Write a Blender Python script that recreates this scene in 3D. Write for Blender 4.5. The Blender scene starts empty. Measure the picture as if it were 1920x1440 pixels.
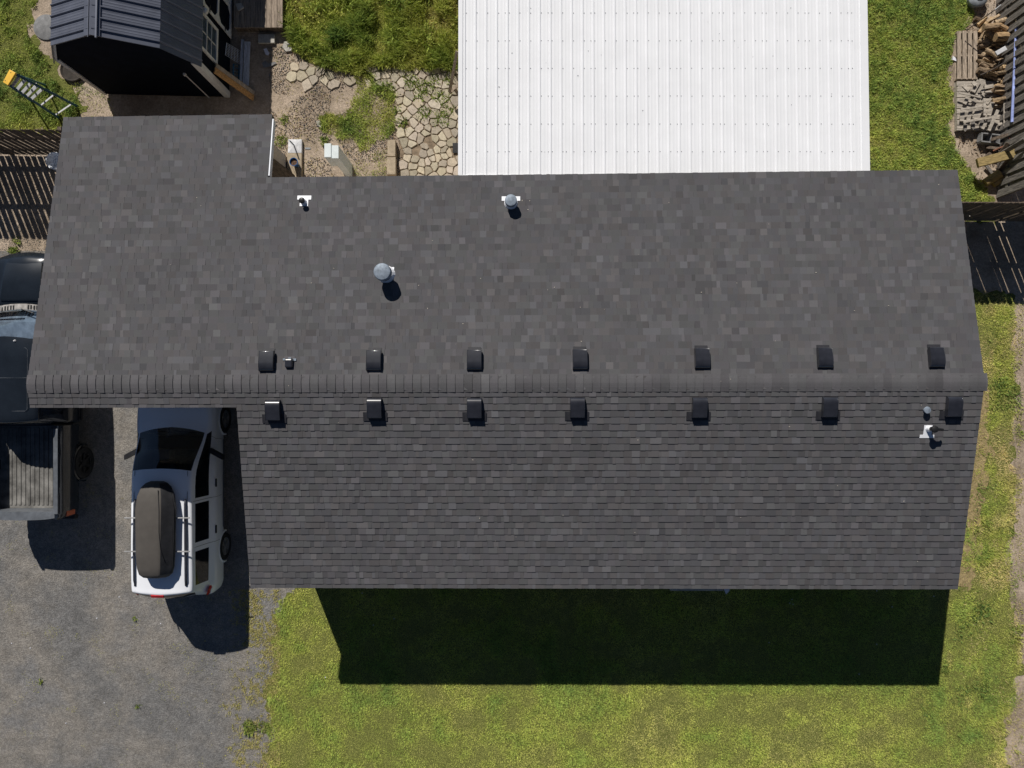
import bpy, math, random
import numpy as np
from mathutils import Vector, Matrix
from mathutils.geometry import delaunay_2d_cdt
R = math.radians
random.seed(7); rng = np.random.default_rng(11)
SC = bpy.context.scene; COL = SC.collection

# ------------------------------------------------------------------ camera, sky, sun
H = 18.3; F = 1331.0
cam = bpy.data.cameras.new('camera'); co = bpy.data.objects.new('camera', cam); COL.objects.link(co)
co.location = (0, 0, H); cam.sensor_width = 36; cam.lens = F/1920*36; cam.clip_end = 2000; cam.clip_start = .1
SC.camera = co
LD = Vector((.455, -1.174, -1.0)).normalized()              # direction the sunlight travels
elev = math.asin(-LD.z); az = math.atan2(-LD.x, -LD.y)      # compass angle of the sun, clockwise from +Y
w = bpy.data.worlds.new('World'); SC.world = w; w.use_nodes = True
nt = w.node_tree; bg = nt.nodes['Background']; sky = nt.nodes.new('ShaderNodeTexSky')
sky.sky_type = 'NISHITA'; sky.sun_disc = False; sky.sun_elevation = elev; sky.sun_rotation = az
sky.air_density = .55; sky.dust_density = .0; sky.ozone_density = 1.0
nt.links.new(sky.outputs[0], bg.inputs[0]); bg.inputs[1].default_value = .05
sun = bpy.data.lights.new('sun', 'SUN'); sun.energy = 5.0; sun.angle = R(.5); sun.color = (1, .955, .89)
so = bpy.data.objects.new('sun', sun); COL.objects.link(so); so.rotation_euler = LD.to_track_quat('-Z', 'Y').to_euler(); so.location = (-5, 12, 20)
SC.view_settings.view_transform = 'Standard'; SC.view_settings.look = 'None'; SC.view_settings.exposure = 0.0; SC.view_settings.gamma = 1

def P(px, py, z=0.0):
    k = (H-z)/F
    return Vector(((px-960)*k, (720-py)*k, z))
def PX(px, z=0): return (px-960)*(H-z)/F
def PY(py, z=0): return (720-py)*(H-z)/F

# ------------------------------------------------------------------ noise
def _h(ix, iy, s):
    n = (ix*374761393 + iy*668265263 + s*974711) & 0x7fffffff
    n = ((n ^ (n >> 13))*1274126177) & 0x7fffffff
    return ((n ^ (n >> 16)) & 0xffff)/65535.0
def vnoise(x, y, s=0):
    x = np.asarray(x, float); y = np.asarray(y, float)
    ix = np.floor(x).astype(np.int64); iy = np.floor(y).astype(np.int64)
    fx = x-ix; fy = y-iy; fx = fx*fx*(3-2*fx); fy = fy*fy*(3-2*fy)
    a = _h(ix, iy, s); b = _h(ix+1, iy, s); c = _h(ix, iy+1, s); d = _h(ix+1, iy+1, s)
    return (a*(1-fx)+b*fx)*(1-fy)+(c*(1-fx)+d*fx)*fy
def fbm(x, y, s=0, o=4):
    t = 0; a = .5; n = 0
    for i in range(o):
        t = t+a*vnoise(x*2**i+i*17.3, y*2**i-i*9.1, s+i); n += a; a *= .5
    return t/n

# ------------------------------------------------------------------ materials
def mat(name, col, rough=.8, metal=0, var=.12, scale=6, bump=0, bscale=60, col2=None, attr=False, spec=.3, fine=0, fscale=150, stretch=None, coat=0):
    m = bpy.data.materials.new(name); m.use_nodes = True; t = m.node_tree; N = t.nodes; L = t.links
    b = N['Principled BSDF']; b.inputs['Roughness'].default_value = rough; b.inputs['Metallic'].default_value = metal
    b.inputs['Specular IOR Level'].default_value = spec
    if coat: b.inputs['Coat Weight'].default_value = coat; b.inputs['Coat Roughness'].default_value = .04
    tc = N.new('ShaderNodeTexCoord'); src = tc.outputs['Object']
    if stretch:
        mp = N.new('ShaderNodeMapping'); mp.inputs['Scale'].default_value = stretch; L.new(src, mp.inputs[0]); src = mp.outputs[0]
    n1 = N.new('ShaderNodeTexNoise'); n1.inputs['Scale'].default_value = scale; n1.inputs['Detail'].default_value = 6; n1.inputs['Roughness'].default_value = .6
    L.new(src, n1.inputs['Vector'])
    c2 = col2 if col2 else tuple(c*(1+2.2*var) for c in col); c1 = col if col2 else tuple(c*(1-2.2*var) for c in col)
    mr = N.new('ShaderNodeMapRange'); mr.inputs[1].default_value = .32; mr.inputs[2].default_value = .68; L.new(n1.outputs[0], mr.inputs[0])
    mx = N.new('ShaderNodeMix'); mx.data_type = 'RGBA'; L.new(mr.outputs[0], mx.inputs[0])
    mx.inputs[6].default_value = (*c1, 1); mx.inputs[7].default_value = (*c2, 1); out = mx.outputs[2]
    if attr:
        at = N.new('ShaderNodeAttribute'); at.attribute_name = 'Col'
        ml = N.new('ShaderNodeMix'); ml.data_type = 'RGBA'; ml.blend_type = 'MULTIPLY'; ml.inputs[0].default_value = 1
        L.new(out, ml.inputs[6]); L.new(at.outputs[0], ml.inputs[7]); out = ml.outputs[2]
    if fine:
        n2 = N.new('ShaderNodeTexNoise'); n2.inputs['Scale'].default_value = fscale; n2.inputs['Detail'].default_value = 2; L.new(src, n2.inputs['Vector'])
        m2 = N.new('ShaderNodeMapRange'); m2.inputs[1].default_value = .3; m2.inputs[2].default_value = .7; m2.inputs[3].default_value = 1-fine; m2.inputs[4].default_value = 1+fine; L.new(n2.outputs[0], m2.inputs[0])
        vm = N.new('ShaderNodeVectorMath'); vm.operation = 'SCALE'; L.new(out, vm.inputs[0]); L.new(m2.outputs[0], vm.inputs['Scale']); out = vm.outputs[0]
    L.new(out, b.inputs['Base Color'])
    if bump:
        n3 = N.new('ShaderNodeTexNoise'); n3.inputs['Scale'].default_value = bscale; n3.inputs['Detail'].default_value = 4; L.new(src, n3.inputs['Vector'])
        bp = N.new('ShaderNodeBump'); bp.inputs['Strength'].default_value = 1; bp.inputs['Distance'].default_value = bump; L.new(n3.outputs[0], bp.inputs['Height']); L.new(bp.outputs[0], b.inputs['Normal'])
    return m
def glassmat(name, tint, gl=.06):
    m = bpy.data.materials.new(name); m.use_nodes = True; t = m.node_tree; N = t.nodes; L = t.links
    N.remove(N['Principled BSDF']); o = N['Material Output']
    tr = N.new('ShaderNodeBsdfTransparent'); tr.inputs[0].default_value = (*tint, 1)
    g = N.new('ShaderNodeBsdfGlossy'); g.inputs['Roughness'].default_value = .03
    fr = N.new('ShaderNodeFresnel'); fr.inputs[0].default_value = 1.5
    nz = N.new('ShaderNodeTexNoise'); nz.inputs['Scale'].default_value = 3.0
    ad = N.new('ShaderNodeMath'); ad.operation = 'MULTIPLY_ADD'; ad.inputs[1].default_value = gl; L.new(nz.outputs[0], ad.inputs[0]); L.new(fr.outputs[0], ad.inputs[2])
    mx = N.new('ShaderNodeMixShader'); L.new(ad.outputs[0], mx.inputs[0]); L.new(tr.outputs[0], mx.inputs[1]); L.new(g.outputs[0], mx.inputs[2]); L.new(mx.outputs[0], o.inputs[0])
    return m
def grassmat():
    m = bpy.data.materials.new('grass_blade'); m.use_nodes = True; t = m.node_tree; N = t.nodes; L = t.links; N.remove(N['Principled BSDF'])
    at = N.new('ShaderNodeAttribute'); at.attribute_name = 'Col'; d = N.new('ShaderNodeBsdfDiffuse'); tr = N.new('ShaderNodeBsdfTranslucent'); mx = N.new('ShaderNodeMixShader'); mx.inputs[0].default_value = .35
    L.new(at.outputs[0], d.inputs[0]); L.new(at.outputs[0], tr.inputs[0]); L.new(d.outputs[0], mx.inputs[1]); L.new(tr.outputs[0], mx.inputs[2]); L.new(mx.outputs[0], N['Material Output'].inputs[0]); return m
M = dict(
 shingle=mat('asphalt_shingle', (.089, .087, .091), .93, var=.022, scale=1.1, attr=True, fine=.10, fscale=170, bump=.001, bscale=220, spec=.25),
 cap=mat('ridge_shingle', (.092, .090, .094), .93, var=.05, scale=2, attr=True, fine=.18, fscale=170, bump=.0015, bscale=220, spec=.25),
 beige=mat('beige_siding', (.50, .44, .37), .7, var=.04, scale=3),
 white=mat('white_trim', (.72, .74, .78), .5, var=.03, scale=4),
 metalw=mat('white_roof_metal', (.765, .77, .785), .6, var=.014, scale=1.6, spec=.2),
 screw=mat('roof_screw', (.24, .25, .27), .6),
 vent=mat('black_vent_plastic', (.021, .022, .028), .30, var=.12, scale=5, spec=.6, coat=.5),
 flash=mat('dark_flashing', (.028, .028, .033), .5),
 galv=mat('galvanised_steel', (.22, .26, .31), .55, metal=.1, var=.14, scale=14),
 wflash=mat('white_flashing', (.78, .79, .82), .4, var=.03),
 rubber=mat('black_rubber', (.015, .015, .016), .45),
 asphalt=None, dirt=None,
 lawnsoil=mat('lawn_thatch', (.14, .15, .042), .95, spec=.05, var=.10, scale=24, fine=.5, fscale=60, bump=.012, bscale=40),
 grass=grassmat(),
 stone=mat('flagstone', (.95, .93, .90), .9, var=.07, scale=14, attr=True, fine=.16, fscale=60, bump=.004, bscale=45),
 pebble=mat('gravel_pebble', (1, 1, 1), .9, var=.05, attr=True),
 shedwall=mat('black_shed_siding', (.006, .008, .013), .85, var=.12, scale=4, spec=.05),
 sheddark=mat('shed_metal_slate', (.110, .120, .155), .42, metal=.25, var=.06, scale=3, spec=.4),
 shedtrim=mat('shed_trim', (.62, .60, .57), .6, var=.05, scale=7),
 wood=mat('weathered_wood', (.34, .275, .21), .9, scale=7, var=.22, stretch=(6, .8, 6), fine=.2, fscale=40, bump=.002, bscale=50),
 woodx=mat('weathered_wood_board', (.36, .32, .27), .9, scale=7, var=.22, stretch=(.8, 6, 6), fine=.2, fscale=40, bump=.002, bscale=50),
 deck=mat('deck_plank', (.27, .215, .165), .85, scale=6, var=.25, stretch=(9, .5, 3), fine=.3, fscale=30, bump=.003, bscale=30),
 fence=mat('fence_picket', (.115, .088, .066), .9, scale=6, var=.3, stretch=(6, 6, .7), fine=.2, fscale=40),
 fencegrey=mat('grey_fence_picket', (.17, .155, .14), .9, scale=6, var=.3, stretch=(6, 6, .7), fine=.2, fscale=40),
 log=mat('split_log', (.36, .265, .165), .9, scale=14, var=.45, stretch=(.6, 5, 5), fine=.25, fscale=40, attr=True),
 treated=mat('treated_timber', (.27, .20, .085), .85, scale=6, var=.22, stretch=(.6, 7, 7)),
 lumber=mat('orange_lumber', (.48, .26, .10), .8, scale=5, var=.2, stretch=(.6, 6, 6)),
 concrete=mat('concrete', (.42, .40, .36), .9, var=.1, scale=9, fine=.14, fscale=50, bump=.002, bscale=60),
 tan=mat('tan_block', (.38, .31, .22), .9, var=.1, scale=9, fine=.15, fscale=60, bump=.003, bscale=60),
 palebox=mat('pale_metal_box', (.70, .76, .76), .5, var=.03, scale=5),
 blue=mat('blue_glaze', (.03, .10, .26), .25, var=.1),
 soil=mat('potting_soil', (.12, .07, .045), .95, var=.4, scale=40),
 yellow=mat('yellow_plastic', (.85, .50, .06), .45, var=.05),
 alu=mat('aluminium', (.60, .60, .61), .4, metal=.1, var=.06, scale=12),
 teal=mat('teal_fibreglass', (.04, .13, .19), .5, var=.1),
 bucket=mat('bucket_plastic', (.80, .84, .9), .5, var=.05),
 vanpaint=mat('white_car_paint', (.82, .84, .88), .28, var=.01, scale=2, coat=.5),
 truckpaint=mat('black_car_paint', (.012, .016, .022), .22, var=.1, scale=2, coat=.6),
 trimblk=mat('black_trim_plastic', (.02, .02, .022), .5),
 trimgrey=mat('grey_trim', (.11, .12, .135), .45, var=.1),
 boxtop=mat('roof_box_plastic', (.080, .072, .064), .62, var=.04, scale=5),
 tyre=mat('tyre_rubber', (.018, .018, .018), .85),
 rim=mat('alloy_rim', (.38, .37, .36), .35, metal=.7),
 drim=mat('dark_rim', (.05, .05, .05), .35, metal=.6),
 red=mat('red_lens', (.42, .02, .02), .25),
 orange=mat('amber_lens', (.42, .10, .04), .3),
 bed=mat('bed_liner', (.165, .160, .150), .7, var=.25, scale=3, fine=.12, fscale=40),
 seat=mat('seat_cloth', (.16, .15, .14), .9), seatl=mat('dash_vinyl', (.40, .43, .47), .7, var=.15, scale=5),
 cowl=mat('cowl_plastic', (.34, .32, .30), .7, var=.2, scale=9),
 pole=mat('blue_pole', (.30, .36, .66), .25, var=.2, scale=4),
 rust=mat('rusty_metal', (.20, .085, .05), .8, var=.3, scale=20),
 greylid=mat('grey_lid', (.26, .28, .30), .5, var=.15, scale=6),
 dark=mat('dark_rubber_tub', (.035, .028, .022), .8, var=.2, scale=8),
 paper=mat('white_scrap', (.72, .72, .78), .8, var=.04),
 flatgrey=mat('grey_slab', (.20, .20, .20), .9, var=.12, scale=12),
 glass=glassmat('window_glass', (.45, .50, .54), .05), tint=glassmat('tinted_glass', (.16, .18, .19), .06), wglass=glassmat('windshield_glass', (.66, .73, .80), .22),
 curtain=mat('window_dark_room', (.03, .035, .04), .8),
 bark=mat('dark_branch', (.07, .055, .045), .8),
)
def ground_mat(name, stops, fines, bump, bscale, scale=.8, speck=None):
    m = bpy.data.materials.new(name); m.use_nodes = True; t = m.node_tree; N = t.nodes; L = t.links; b = N['Principled BSDF']
    b.inputs['Roughness'].default_value = .95; b.inputs['Specular IOR Level'].default_value = .2
    tc = N.new('ShaderNodeTexCoord'); src = tc.outputs['Object']
    n1 = N.new('ShaderNodeTexNoise'); n1.inputs['Scale'].default_value = scale; n1.inputs['Detail'].default_value = 8; n1.inputs['Roughness'].default_value = .62; L.new(src, n1.inputs['Vector'])
    cr = N.new('ShaderNodeValToRGB'); L.new(n1.outputs[0], cr.inputs[0]); e = cr.color_ramp.elements
    e[0].position = stops[0][0]; e[0].color = (*stops[0][1], 1); e[1].position = stops[-1][0]; e[1].color = (*stops[-1][1], 1)
    for p, c in stops[1:-1]: q = e.new(p); q.color = (*c, 1)
    out = cr.outputs[0]
    for fs, amt, kind in fines:
        if kind == 'v':
            n2 = N.new('ShaderNodeTexVoronoi'); n2.inputs['Scale'].default_value = fs; L.new(src, n2.inputs['Vector']); sp = N.new('ShaderNodeSeparateColor'); L.new(n2.outputs['Color'], sp.inputs[0]); o = sp.outputs[0]; lo, hi = 0, 1
        else:
            n2 = N.new('ShaderNodeTexNoise'); n2.inputs['Scale'].default_value = fs; n2.inputs['Detail'].default_value = 3; L.new(src, n2.inputs['Vector']); o = n2.outputs[0]; lo, hi = .3, .7
        m2 = N.new('ShaderNodeMapRange'); m2.inputs[1].default_value = lo; m2.inputs[2].default_value = hi; m2.inputs[3].default_value = 1-amt; m2.inputs[4].default_value = 1+amt; L.new(o, m2.inputs[0])
        vm = N.new('ShaderNodeVectorMath'); vm.operation = 'SCALE'; L.new(out, vm.inputs[0]); L.new(m2.outputs[0], vm.inputs['Scale']); out = vm.outputs[0]
    L.new(out, b.inputs['Base Color'])
    n3 = N.new('ShaderNodeTexNoise'); n3.inputs['Scale'].default_value = bscale; n3.inputs['Detail'].default_value = 5; n3.inputs['Roughness'].default_value = .7; L.new(src, n3.inputs['Vector'])
    bp = N.new('ShaderNodeBump'); bp.inputs['Distance'].default_value = bump; L.new(n3.outputs[0], bp.inputs['Height']); L.new(bp.outputs[0], b.inputs['Normal'])
    return m
M['raildark'] = mat('dark_rail', (.045, .05, .065), .45)
M['palegrey'] = mat('bleached_plank', (.50, .52, .56), .9, scale=6, var=.15, stretch=(9, .6, 3), fine=.25, fscale=30)
M['cross'] = mat('crossbar_metal', (.30, .30, .30), .5)
M['asphalt'] = ground_mat('gravelly_asphalt', [(.30, (.145, .143, .141)), (.42, (.170, .165, .159)), (.54, (.225, .206, .182)), (.64, (.184, .179, .175)), (.74, (.25, .238, .224))], [(48, .26, 'v'), (9, .16, 'n'), (2.2, .14, 'n'), (95, .22, 'n')], .024, 26, .42)
M['dirt'] = ground_mat('dry_dirt', [(.28, (.20, .155, .115)), (.45, (.32, .255, .19)), (.6, (.43, .345, .265)), (.75, (.34, .29, .235))], [(40, .16, 'v'), (14, .16, 'n')], .02, 22, 1.1)

# ------------------------------------------------------------------ mesh helpers
class MB:
    def __init__(s): s.v = []; s.f = []; s.m = []; s.c = []
    def add(s, vs, fs, mi=0, col=None):
        o = len(s.v); s.v += [tuple(p) for p in vs]; s.f += [tuple(o+i for i in f) for f in fs]; s.m += [mi]*len(fs); s.c += [col or (1, 1, 1)]*len(fs)
    def box(s, c, d, rot=None, mi=0, col=None, taper=1.0):
        x, y, z = d[0]/2, d[1]/2, d[2]/2; t = taper
        vs = [Vector(p) for p in ((-x, -y, -z), (x, -y, -z), (x, y, -z), (-x, y, -z), (-x*t, -y*t, z), (x*t, -y*t, z), (x*t, y*t, z), (-x*t, y*t, z))]
        if rot is not None: vs = [rot @ p for p in vs]
        vs = [p+Vector(c) for p in vs]
        s.add(vs, [(0, 3, 2, 1), (4, 5, 6, 7), (0, 1, 5, 4), (1, 2, 6, 5), (2, 3, 7, 6), (3, 0, 4, 7)], mi, col)
    def b2(s, x0, x1, y0, y1, z0, z1, mi=0, col=None): s.box(((x0+x1)/2, (y0+y1)/2, (z0+z1)/2), (x1-x0, y1-y0, z1-z0), None, mi, col)
    def bar(s, a, b, w, t, up=(0, 0, 1), mi=0, col=None):
        a = Vector(a); b = Vector(b); d = (b-a); L = d.length; d.normalize(); u = Vector(up); sx = d.cross(u)
        if sx.length < 1e-4: sx = d.cross(Vector((1, 0, 0)))
        sx.normalize(); u2 = sx.cross(d)
        s.box((a+b)/2, (L, w, t), Matrix((d, sx, u2)).transposed(), mi, col)
    def prism(s, poly, z0, z1, mi=0, col=None, fn=None):
        n = len(poly); vs = [(p[0], p[1], z0) for p in poly]+[(p[0], p[1], z1) for p in poly]
        if fn: vs = [fn(*p) for p in vs]
        s.add(vs, [tuple(range(n-1, -1, -1)), tuple(range(n, 2*n))]+[(i, (i+1) % n, n+(i+1) % n, n+i) for i in range(n)], mi, col)
    def rings(s, rings, cap0=True, cap1=True, mi=0, col=None):
        n = len(rings[0]); vs = [p for r in rings for p in r]; fs = []
        for k in range(len(rings)-1):
            for i in range(n): fs.append((k*n+i, k*n+(i+1) % n, (k+1)*n+(i+1) % n, (k+1)*n+i))
        if cap0: fs.append(tuple(range(n-1, -1, -1)))
        if cap1: b = (len(rings)-1)*n; fs.append(tuple(range(b, b+n)))
        s.add(vs, fs, mi, col)
    def tube(s, path, r, n=10, mi=0, caps=True):
        path = [Vector(p) for p in path]; rs = r if isinstance(r, (list, tuple)) else [r]*len(path); out = []; ref = Vector((.3, .2, 1)).normalized()
        for i, p in enumerate(path):
            d = (path[min(i+1, len(path)-1)]-path[max(i-1, 0)]).normalized()
            if abs(d.dot(ref)) > .95: ref = Vector((1, 0, .1)).normalized()
            a = d.cross(ref).normalized(); b = d.cross(a)
            out.append([p+rs[i]*(math.cos(2*math.pi*k/n)*a+math.sin(2*math.pi*k/n)*b) for k in range(n)])
        s.rings(out, caps, caps, mi)
    def lathe(s, prof, c=(0, 0, 0), n=24, axis='z', mi=0, rot=None):
        out = []
        for r, h in prof:
            ring = []
            for k in range(n):
                a = 2*math.pi*k/n; x, y = r*math.cos(a), r*math.sin(a)
                p = Vector((x, y, h)) if axis == 'z' else Vector((h, x, y))
                if rot is not None: p = rot @ p
                ring.append(p+Vector(c))
            out.append(ring)
        s.rings(out, True, True, mi)
    def build(s, name, mats, parent=None, smooth=False, bevel=0, org=None, label=None, auto=False):
        if not isinstance(mats, (list, tuple)): mats = [mats]
        me = bpy.data.meshes.new(name); vs = s.v
        if org is not None: o = Vector(org); vs = [tuple(Vector(p)-o) for p in vs]
        me.from_pydata(vs, [], s.f); me.update()
        for m_ in mats: me.materials.append(m_)
        me.polygons.foreach_set('material_index', s.m)
        if smooth: me.polygons.foreach_set('use_smooth', [True]*len(s.f))
        at = me.color_attributes.new('Col', 'FLOAT_COLOR', 'CORNER'); arr = []
        for f, c in zip(s.f, s.c): arr += list((*c, 1))*len(f)
        at.data.foreach_set('color', arr)
        ob = bpy.data.objects.new(name, me); COL.objects.link(ob)
        if parent: ob.parent = parent
        if org is not None and parent is None: ob.location = org
        if bevel:
            md = ob.modifiers.new('bevel', 'BEVEL'); md.width = bevel; md.segments = 2; md.limit_method = 'ANGLE'; md.angle_limit = R(40)
        if auto:
            me.polygons.foreach_set('use_smooth', [True]*len(s.f))
            sh = me.attributes.new('sharp_face', 'BOOLEAN', 'FACE') if 'sharp_face' not in me.attributes else me.attributes['sharp_face']
            try: me.set_sharp_from_angle(angle=R(auto if auto is not True else 35)); me.polygons.foreach_set('use_smooth', [True]*len(s.f))
            except Exception: pass
        if label: ob['label'] = label
        return ob
def tag(o, label, cat, group=None, kind=None):
    if label: o['label'] = label
    if cat: o['category'] = cat
    if group: o['group'] = group
    if kind: o['kind'] = kind
    return o
def thing(name, label, cat, loc=(0, 0, 0), rz=0, group=None):
    o = bpy.data.objects.new(name, None); COL.objects.link(o); o.location = loc; o.rotation_euler = (0, 0, rz); o.empty_display_size = .2
    return tag(o, label, cat, group)
def copy_tree(o, parent=None):
    c = o.copy(); COL.objects.link(c); c.parent = parent
    for ch in [q for q in bpy.data.objects if q.parent == o]: copy_tree(ch, c)
    return c
def npmesh(name, verts, faces, cols, material):
    """verts (N,3); faces (K,k) ints; cols (K,3) one per face"""
    me = bpy.data.meshes.new(name); K, k = faces.shape
    me.vertices.add(len(verts)); me.vertices.foreach_set('co', verts.astype(np.float32).ravel())
    me.loops.add(K*k); me.loops.foreach_set('vertex_index', faces.astype(np.int32).ravel())
    me.polygons.add(K); me.polygons.foreach_set('loop_start', (np.arange(K)*k).astype(np.int32))
    me.update(calc_edges=True); me.materials.append(material)
    at = me.color_attributes.new('Col', 'FLOAT_COLOR', 'CORNER')
    c = np.ones((K, k, 4), np.float32); c[:, :, :3] = cols[:, None, :]; at.data.foreach_set('color', c.ravel())
    ob = bpy.data.objects.new(name, me); COL.objects.link(ob); return ob

# ------------------------------------------------------------------ ground sheets
def inpoly(x, y, poly):
    r = np.zeros(x.shape, bool); n = len(poly); j = n-1
    for i in range(n):
        xi, yi = poly[i]; xj, yj = poly[j]
        c = ((yi > y) != (yj > y)); r ^= c & (x < (xj-xi)*(y-yi)/((yj-yi)+1e-12)+xi); j = i
    return r
def wpoly(pts): return [tuple(P(a, b)[:2]) for a, b in pts]
def ragged(poly, amp=.06, step=.05, lim=14):
    out = []
    n = len(poly)
    for i in range(n):
        a = Vector(poly[i]); b = Vector(poly[(i+1) % n]); L = (b-a).length
        k = max(1, int(L/step)) if max(abs(a.x), abs(a.y), abs(b.x), abs(b.y)) < lim+8 else 1
        for q in range(k):
            p = a+(b-a)*q/k
            if abs(p.x) < lim and abs(p.y) < lim:
                dx = float(fbm(np.array(p.x*2.2), np.array(p.y*2.2), 3)-.5); dy = float(fbm(np.array(p.x*2.2), np.array(p.y*2.2), 9)-.5)
                p = p+Vector((dx, dy))*amp*1.6+Vector((float(vnoise(p.x*9, p.y*9, 7))-.5, float(vnoise(p.x*9, p.y*9, 8))-.5))*amp*1.1
            out.append((p.x, p.y))
    return out
def sheet(name, poly, z, m, amp=.06):
    b = MB(); pl = ragged(poly, amp) if amp else poly
    if amp:
        vv, _, ff = delaunay_2d_cdt([Vector(p) for p in pl], [], [list(range(len(pl)))], 1, 1e-5)[:3]
        b.add([(p[0], p[1], z) for p in vv], [tuple(f) for f in ff])
    else: b.add([(x, y, z) for x, y in pl], [tuple(range(len(pl)))])
    o = b.build(name, m); o['kind'] = 'structure'; return o
g = MB(); S_ = 600; g.add([(-S_, -S_, 0), (S_, -S_, 0), (S_, S_, 0), (-S_, S_, 0)], [(0, 1, 2, 3)]); go = g.build('ground', M['dirt']); go['kind'] = 'structure'
DRIVE = wpoly([(-900, 470), (230, 468), (330, 480), (560, 700), (600, 1000), (560, 1095), (535, 1140), (540, 1190), (512, 1250), (505, 1330), (512, 1400), (500, 1460), (500, 2400), (-900, 2400)])
sheet('driveway', DRIVE, .005, M['asphalt'], .10)
LAWN = wpoly([(560, 1060), (560, 1095), (522, 1140), (525, 1180), (508, 1205), (522, 1240), (500, 1290), (508, 1340), (498, 1440), (500, 1700), (520, 2300), (1890, 2300), (1890, 1600), (1893, 1440), (1882, 1390), (1880, 1350), (1896, 1320), (1915, 1250), (1900, 1150), (1890, 1060), (1905, 950), (1893, 850), (1905, 740), (1897, 640), (1906, 560), (1880, 545), (1740, 540), (1700, 800), (1640, 1060)])
YARD_R = wpoly([(1560, -500), (1800, -500), (1812, 0), (1820, 30), (1800, 62), (1788, 80), (1782, 140), (1788, 200), (1776, 240), (1795, 285), (1825, 325), (1850, 352), (1862, 372), (1866, 412), (1690, 412), (1600, 330)])
YARD_B = wpoly([(536, -500), (1500, -500), (1500, 132), (860, 132), (845, 136), (700, 130), (672, 142), (590, 122), (562, 108), (548, 84), (538, 64)])
u = 4.235
YARD_M = wpoly([(480+a/u, b/u) for a, b in [(800, 500), (890, 560), (960, 690), (1060, 700), (1110, 820), (1100, 950), (1110, 1040), (1060, 1090), (960, 1110), (870, 1200), (760, 1130), (690, 1110), (540, 1070), (510, 940), (600, 925), (760, 940), (755, 800), (790, 690)]])
YARD_M2 = wpoly([(480+a/u, b/u) for a, b in [(900, 1200), (1040, 1180), (1040, 1400), (900, 1440), (640, 1440), (620, 1340), (760, 1280)]])
YARD_L = wpoly([(-500, -500), (60, -500), (86, -40), (70, 10), (60, 60), (95, 115), (108, 150), (140, 178), (160, 205), (120, 243), (-500, 250)])
sheet('lawn', LAWN, .009, M['lawnsoil'], .22)
sheet('side_yard', YARD_R, .006, M['lawnsoil'], .22)
sheet('back_yard', YARD_B, .006, M['lawnsoil'], .05)
sheet('left_yard', YARD_L, .006, M['lawnsoil'], .25)

# ------------------------------------------------------------------ grass and weeds
HOUSE = [(-9.7, .2), (-9.7, 5.9), (-5.8, 5.9), (-5.8, 4.1), (9.5, 4.1), (9.5, -4.05), (-5.5, -4.05), (-5.5, .2)]
def scatter(n, x0, x1, y0, y1):
    return rng.uniform(x0, x1, n), rng.uniform(y0, y1, n)
def warp(x, y, a=.16):
    return x+(fbm(x*1.7, y*1.7, 21)-.5)*a*2+(vnoise(x*7, y*7, 4)-.5)*a*.6, y+(fbm(x*1.7, y*1.7, 33)-.5)*a*2+(vnoise(x*7, y*7, 5)-.5)*a*.6
def blades(name, x, y, h, wd, lean, cols, flat=0.0):
    n = len(x); a = rng.uniform(0, 2*np.pi, n); b = a+np.pi/2+rng.normal(0, .5, n)
    dx, dy = np.cos(a)*wd/2, np.sin(a)*wd/2; lx, ly = np.cos(b)*h*lean, np.sin(b)*h*lean
    z0 = .004+flat*rng.uniform(0, 1, n)*h
    v = np.empty((n, 4, 3)); v[:, 0] = np.stack([x-dx, y-dy, z0], 1); v[:, 1] = np.stack([x+dx, y+dy, z0], 1)
    v[:, 2] = np.stack([x+lx*.6+dx*.8, y+ly*.6+dy*.8, z0+h*(.55-.2*flat)], 1); v[:, 3] = np.stack([x+lx*1.0-dx*.1, y+ly*1.0-dy*.1, z0+h*(.9-.7*flat)], 1)
    f = np.arange(n*4).reshape(n, 4)
    return npmesh(name, v.reshape(-1, 3), f, cols, M['grass'])
def pal(t, stops):
    t = np.clip(t, 0, 1); xs = [s[0] for s in stops]
    return np.stack([np.interp(t, xs, [s[1][k] for s in stops]) for k in range(3)], 1)
GP = [(0, (.60, .50, .25)), (.3, (.50, .49, .15)), (.5, (.41, .45, .105)), (.75, (.28, .36, .088)), (1, (.15, .235, .065))]
BARE = wpoly([(1780, 720), (1850, 740), (1850, 860), (1838, 960), (1830, 1060), (1812, 1110), (1790, 1110), (1770, 900)])
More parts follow.
